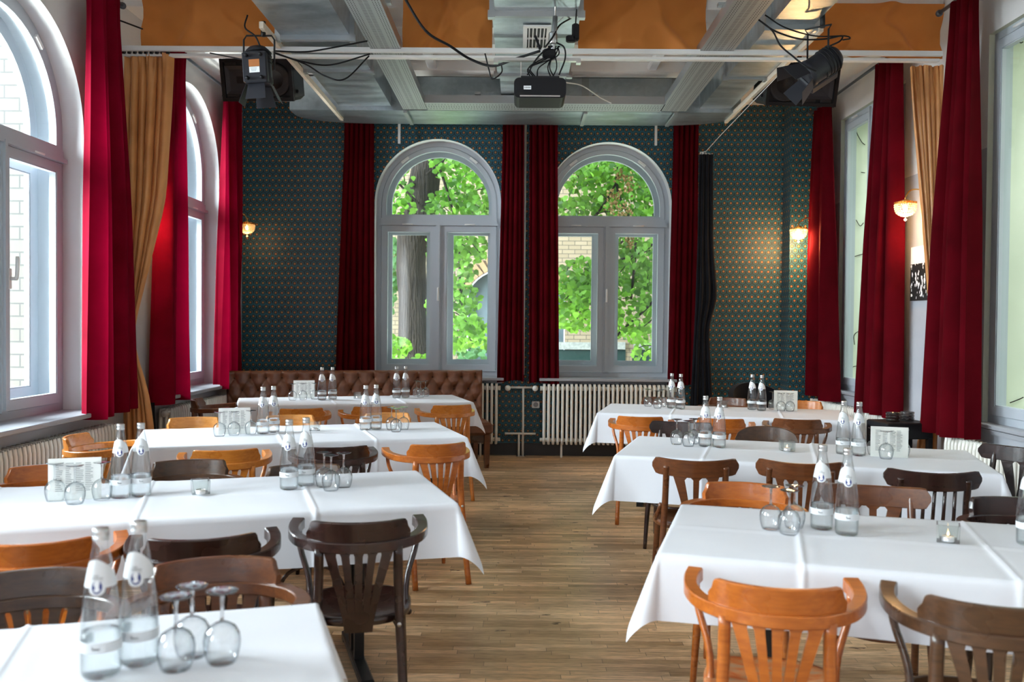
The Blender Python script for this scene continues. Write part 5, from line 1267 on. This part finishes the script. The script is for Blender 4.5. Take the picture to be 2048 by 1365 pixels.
# ------------------------------------------------------------------ wall lamps
def sconce(c, wallx, label, power, lit=True, sc=1.0, grp='crystal wall lamps'):
    root = empty('wall_lamp', c, label=label, cat='wall lamp', group=grp)
    s_ = 1 if wallx > c[0] else -1; dx = (wallx-c[0])
    MB().tube(spline([(dx, 0, -.02), (dx*.9, 0, .05), (dx*.6, 0, .13*sc), (dx*.2, 0, .13*sc), (0, 0, .075*sc), (0, 0, .05*sc)], 5), .0055, 8).build('arm', 'brass', root)
    MB().lathe([(.035, 0), (.03, .01), (.012, .016), (0, .02)], 16, c=(dx, 0, -.02), mtx=Matrix.Rotation(-s_*PI/2, 4, 'Y')).build('wall_plate', 'brass', root)
    b = MB().lathe([(.008, .055*sc), (.028*sc, .048*sc), (.034*sc, .03*sc), (.032*sc, .03*sc)], 16)
    for z, r in ((.018*sc, .085*sc), (.026*sc, .085*sc)):
        b.tube([(r*math.cos(2*PI*i/24), r*math.sin(2*PI*i/24), z) for i in range(25)], .003, 5, cap=False)
    for k in range(6): a = PI/3*k; b.tube([(.02*math.cos(a), .02*math.sin(a), .045*sc), (.085*sc*math.cos(a), .085*sc*math.sin(a), .026*sc)], .0025, 5)
    for k in range(24): a = PI/12*k; b.bar((.085*sc*math.cos(a), .085*sc*math.sin(a), .018*sc), (.087*sc*math.cos(a), .087*sc*math.sin(a), .032*sc), .006, .004)
    b.build('crown', 'brass', root)
    be = MB()
    for ring, (r, z) in enumerate(((.083, .006), (.083, -.010), (.080, -.026), (.076, -.042), (.069, -.057), (.054, -.070), (.036, -.078), (.018, -.083))):
        m_ = max(5, int(2*PI*r/.0175))
        for k in range(m_):
            a = 2*PI*(k+.5*(ring % 2))/m_; be.lathe([(0, .0095*sc), (.0075*sc, .003*sc), (.0075*sc, -.003*sc), (0, -.0095*sc)], 6, c=(r*sc*math.cos(a), r*sc*math.sin(a), z*sc), smooth=False)
    o = be.build('beads', 'crystal', root); o['kind'] = 'stuff'
    MB().lathe([(0, .013*sc), (.012*sc, .005*sc), (.013*sc, -.004*sc), (0, -.014*sc)], 10, c=(0, 0, -.115*sc)).tube([(0, 0, -.09*sc), (0, 0, -.105*sc)], .0015, 4).build('drop', 'crystal', root)
    MB().lathe([(0, .02), (.014, .008), (.017, -.01), (.012, -.03), (0, -.038)], 12, c=(0, 0, -.01)).build('bulb', 'bulb' if lit else 'bulbdim', root)
    l = bpy.data.lights.new('lamp_glow', 'POINT'); l.energy = power; l.color = (1.0, .58, .24); l.shadow_soft_size = .05
    lo = bpy.data.objects.new('lamp_glow', l); C.objects.link(lo); lo.parent = root; lo.location = (0, 0, -.09)
p = at(494, 452, 9.6); sconce((p.x, 9.6, p.z), XL, 'crystal wall lamp in the far left corner, faintly lit', 2, False, .95)
p = at(1597, 462, 9.45); sconce((p.x, 9.45, p.z), XR, 'brightly lit crystal wall lamp in the far right corner', 38, True, 1.0)
p = at(1811, 412, 7.15); sconce((p.x, 7.15, p.z), XR, 'brightly lit crystal wall lamp beside the right gold curtain', 16, True, .95)
p = at(306, 400, 7.15); sconce((p.x-.03, 7.15, p.z), XL, 'crystal wall lamp mostly hidden behind the left gold curtain', 14, True, .95)

# ------------------------------------------------------------------ picture, black cabinet, lounge chair
root = empty('wall_poster', (XR-.012, 7.25, 1.90), -PI/2, 'black and white poster half hidden by the right gold curtain', 'poster')
MB().box((0, 0, 0), (.42, .012, .44)).build('sheet', 'inkwhite', root)
MB().box((0, -.0065, -.07), (.42, .001, .30)).build('print', 'inkblack', root)
b = MB(); rnd = random.Random(6)
for k in range(60):
    x, z = rnd.uniform(-.19, .19), rnd.uniform(-.20, .10); n = 7; r = rnd.uniform(.006, .022)
    b.add([(x+r*rnd.uniform(.3, 1)*math.cos(2*PI*i/n), -.0075-.00005*k, z+1.8*r*rnd.uniform(.3, 1)*math.sin(2*PI*i/n)) for i in range(n)], [tuple(range(n))])
b.build('print', 'inkwhite', root)
root = empty('black_trolley', (2.86, 6.75, 0), R(8), 'small black wooden stand by the right gold curtain', 'stand')
MB().box((0, 0, .70), (.36, .30, .12), ch=.008).build('drawer_box', 'black', root)
MB().box((0, 0, .20), (.34, .28, .02)).build('shelf', 'black', root)
for sx in (-1, 1):
    for sy in (-1, 1): MB().box((sx*.16, sy*.13, .33), (.035, .035, .66)).build('leg', 'black', root)
for k, (x, y) in enumerate(((2.80, 6.72), (2.93, 6.78))):
    for j in range(3):
        b = MB().lathe([(0, 0), (.045, 0), (.05, .006), (.052, .022), (.045, .022), (.04, .008), (0, .007)], 20)
        o = b.build('ashtray', 'smoke', None, (x, y, .761+j*.0225)); tag(o, '%s dark glass ashtray in the %s stack on the black stand' % (('bottom', 'middle', 'topmost')[j], ('left', 'right')[k]), 'ashtray', 'ashtrays on the black stand')
root = empty('lounge_chair', (2.55, 9.25, 0), R(200), 'black rounded lounge chair in the back right corner', 'chair')
def sh(u, v):
    a = -2.0+4.0*u; r = .36+.03*v; h = .42+(.40*math.cos(a*.52)**2+.04)*v
    return (r*math.sin(a), -r*math.cos(a)*.9, h*1.0 if v > 0 else .36)
MB().grid(sh, 40, 8).grid(lambda u, v: (sh(u, v)[0]*.86, sh(u, v)[1]*.86, sh(u, v)[2]), 40, 8, flip=True).grid(lambda u, v: tuple(np.array(sh(u, 1))*np.array([1-.14*v, 1-.14*v, 1])), 40, 1).build('backrest', 'blackcloth', root)
MB().lathe([(0, .46), (.27, .46), (.31, .43), (.31, .34), (.28, .30), (0, .30)], 28).build('seat', 'blackcloth', root)
for k in range(4):
    a = PI/4+PI/2*k; MB().tube([(.24*math.cos(a), .24*math.sin(a), .31), (.28*math.cos(a), .28*math.sin(a), 0)], [.018, .012], 8).build('leg', 'dark', root)
# bare vine stems on the green wall outside
b = MB()
def onwall(px, py):
    return at(px, py, 9.165 if px < 1800 else 6.295)
for pts in ([(1722, 232), (1712, 258), (1722, 282), (1730, 290)], [(1690, 388), (1700, 420), (1703, 445)], [(1712, 440), (1720, 452), (1727, 446)], [(1690, 518), (1710, 513), (1727, 508)], [(1709, 690), (1708, 672), (1716, 664), (1724, 666)], [(1700, 736), (1712, 733), (1722, 738)], [(2030, 70), (2040, 85), (2046, 84)], [(2020, 806), (2036, 800), (2047, 795)], [(1700, 400), (1703, 412)], [(1722, 345), (1730, 346)]):
    b.tube(spline([onwall(x, y) for x, y in pts], 5), 0.004, 5)
tag(b.build('vine_stems', 'bark'), 'thin dry vine stems on the green outer jambs of the right windows', 'plant', kind='stuff')
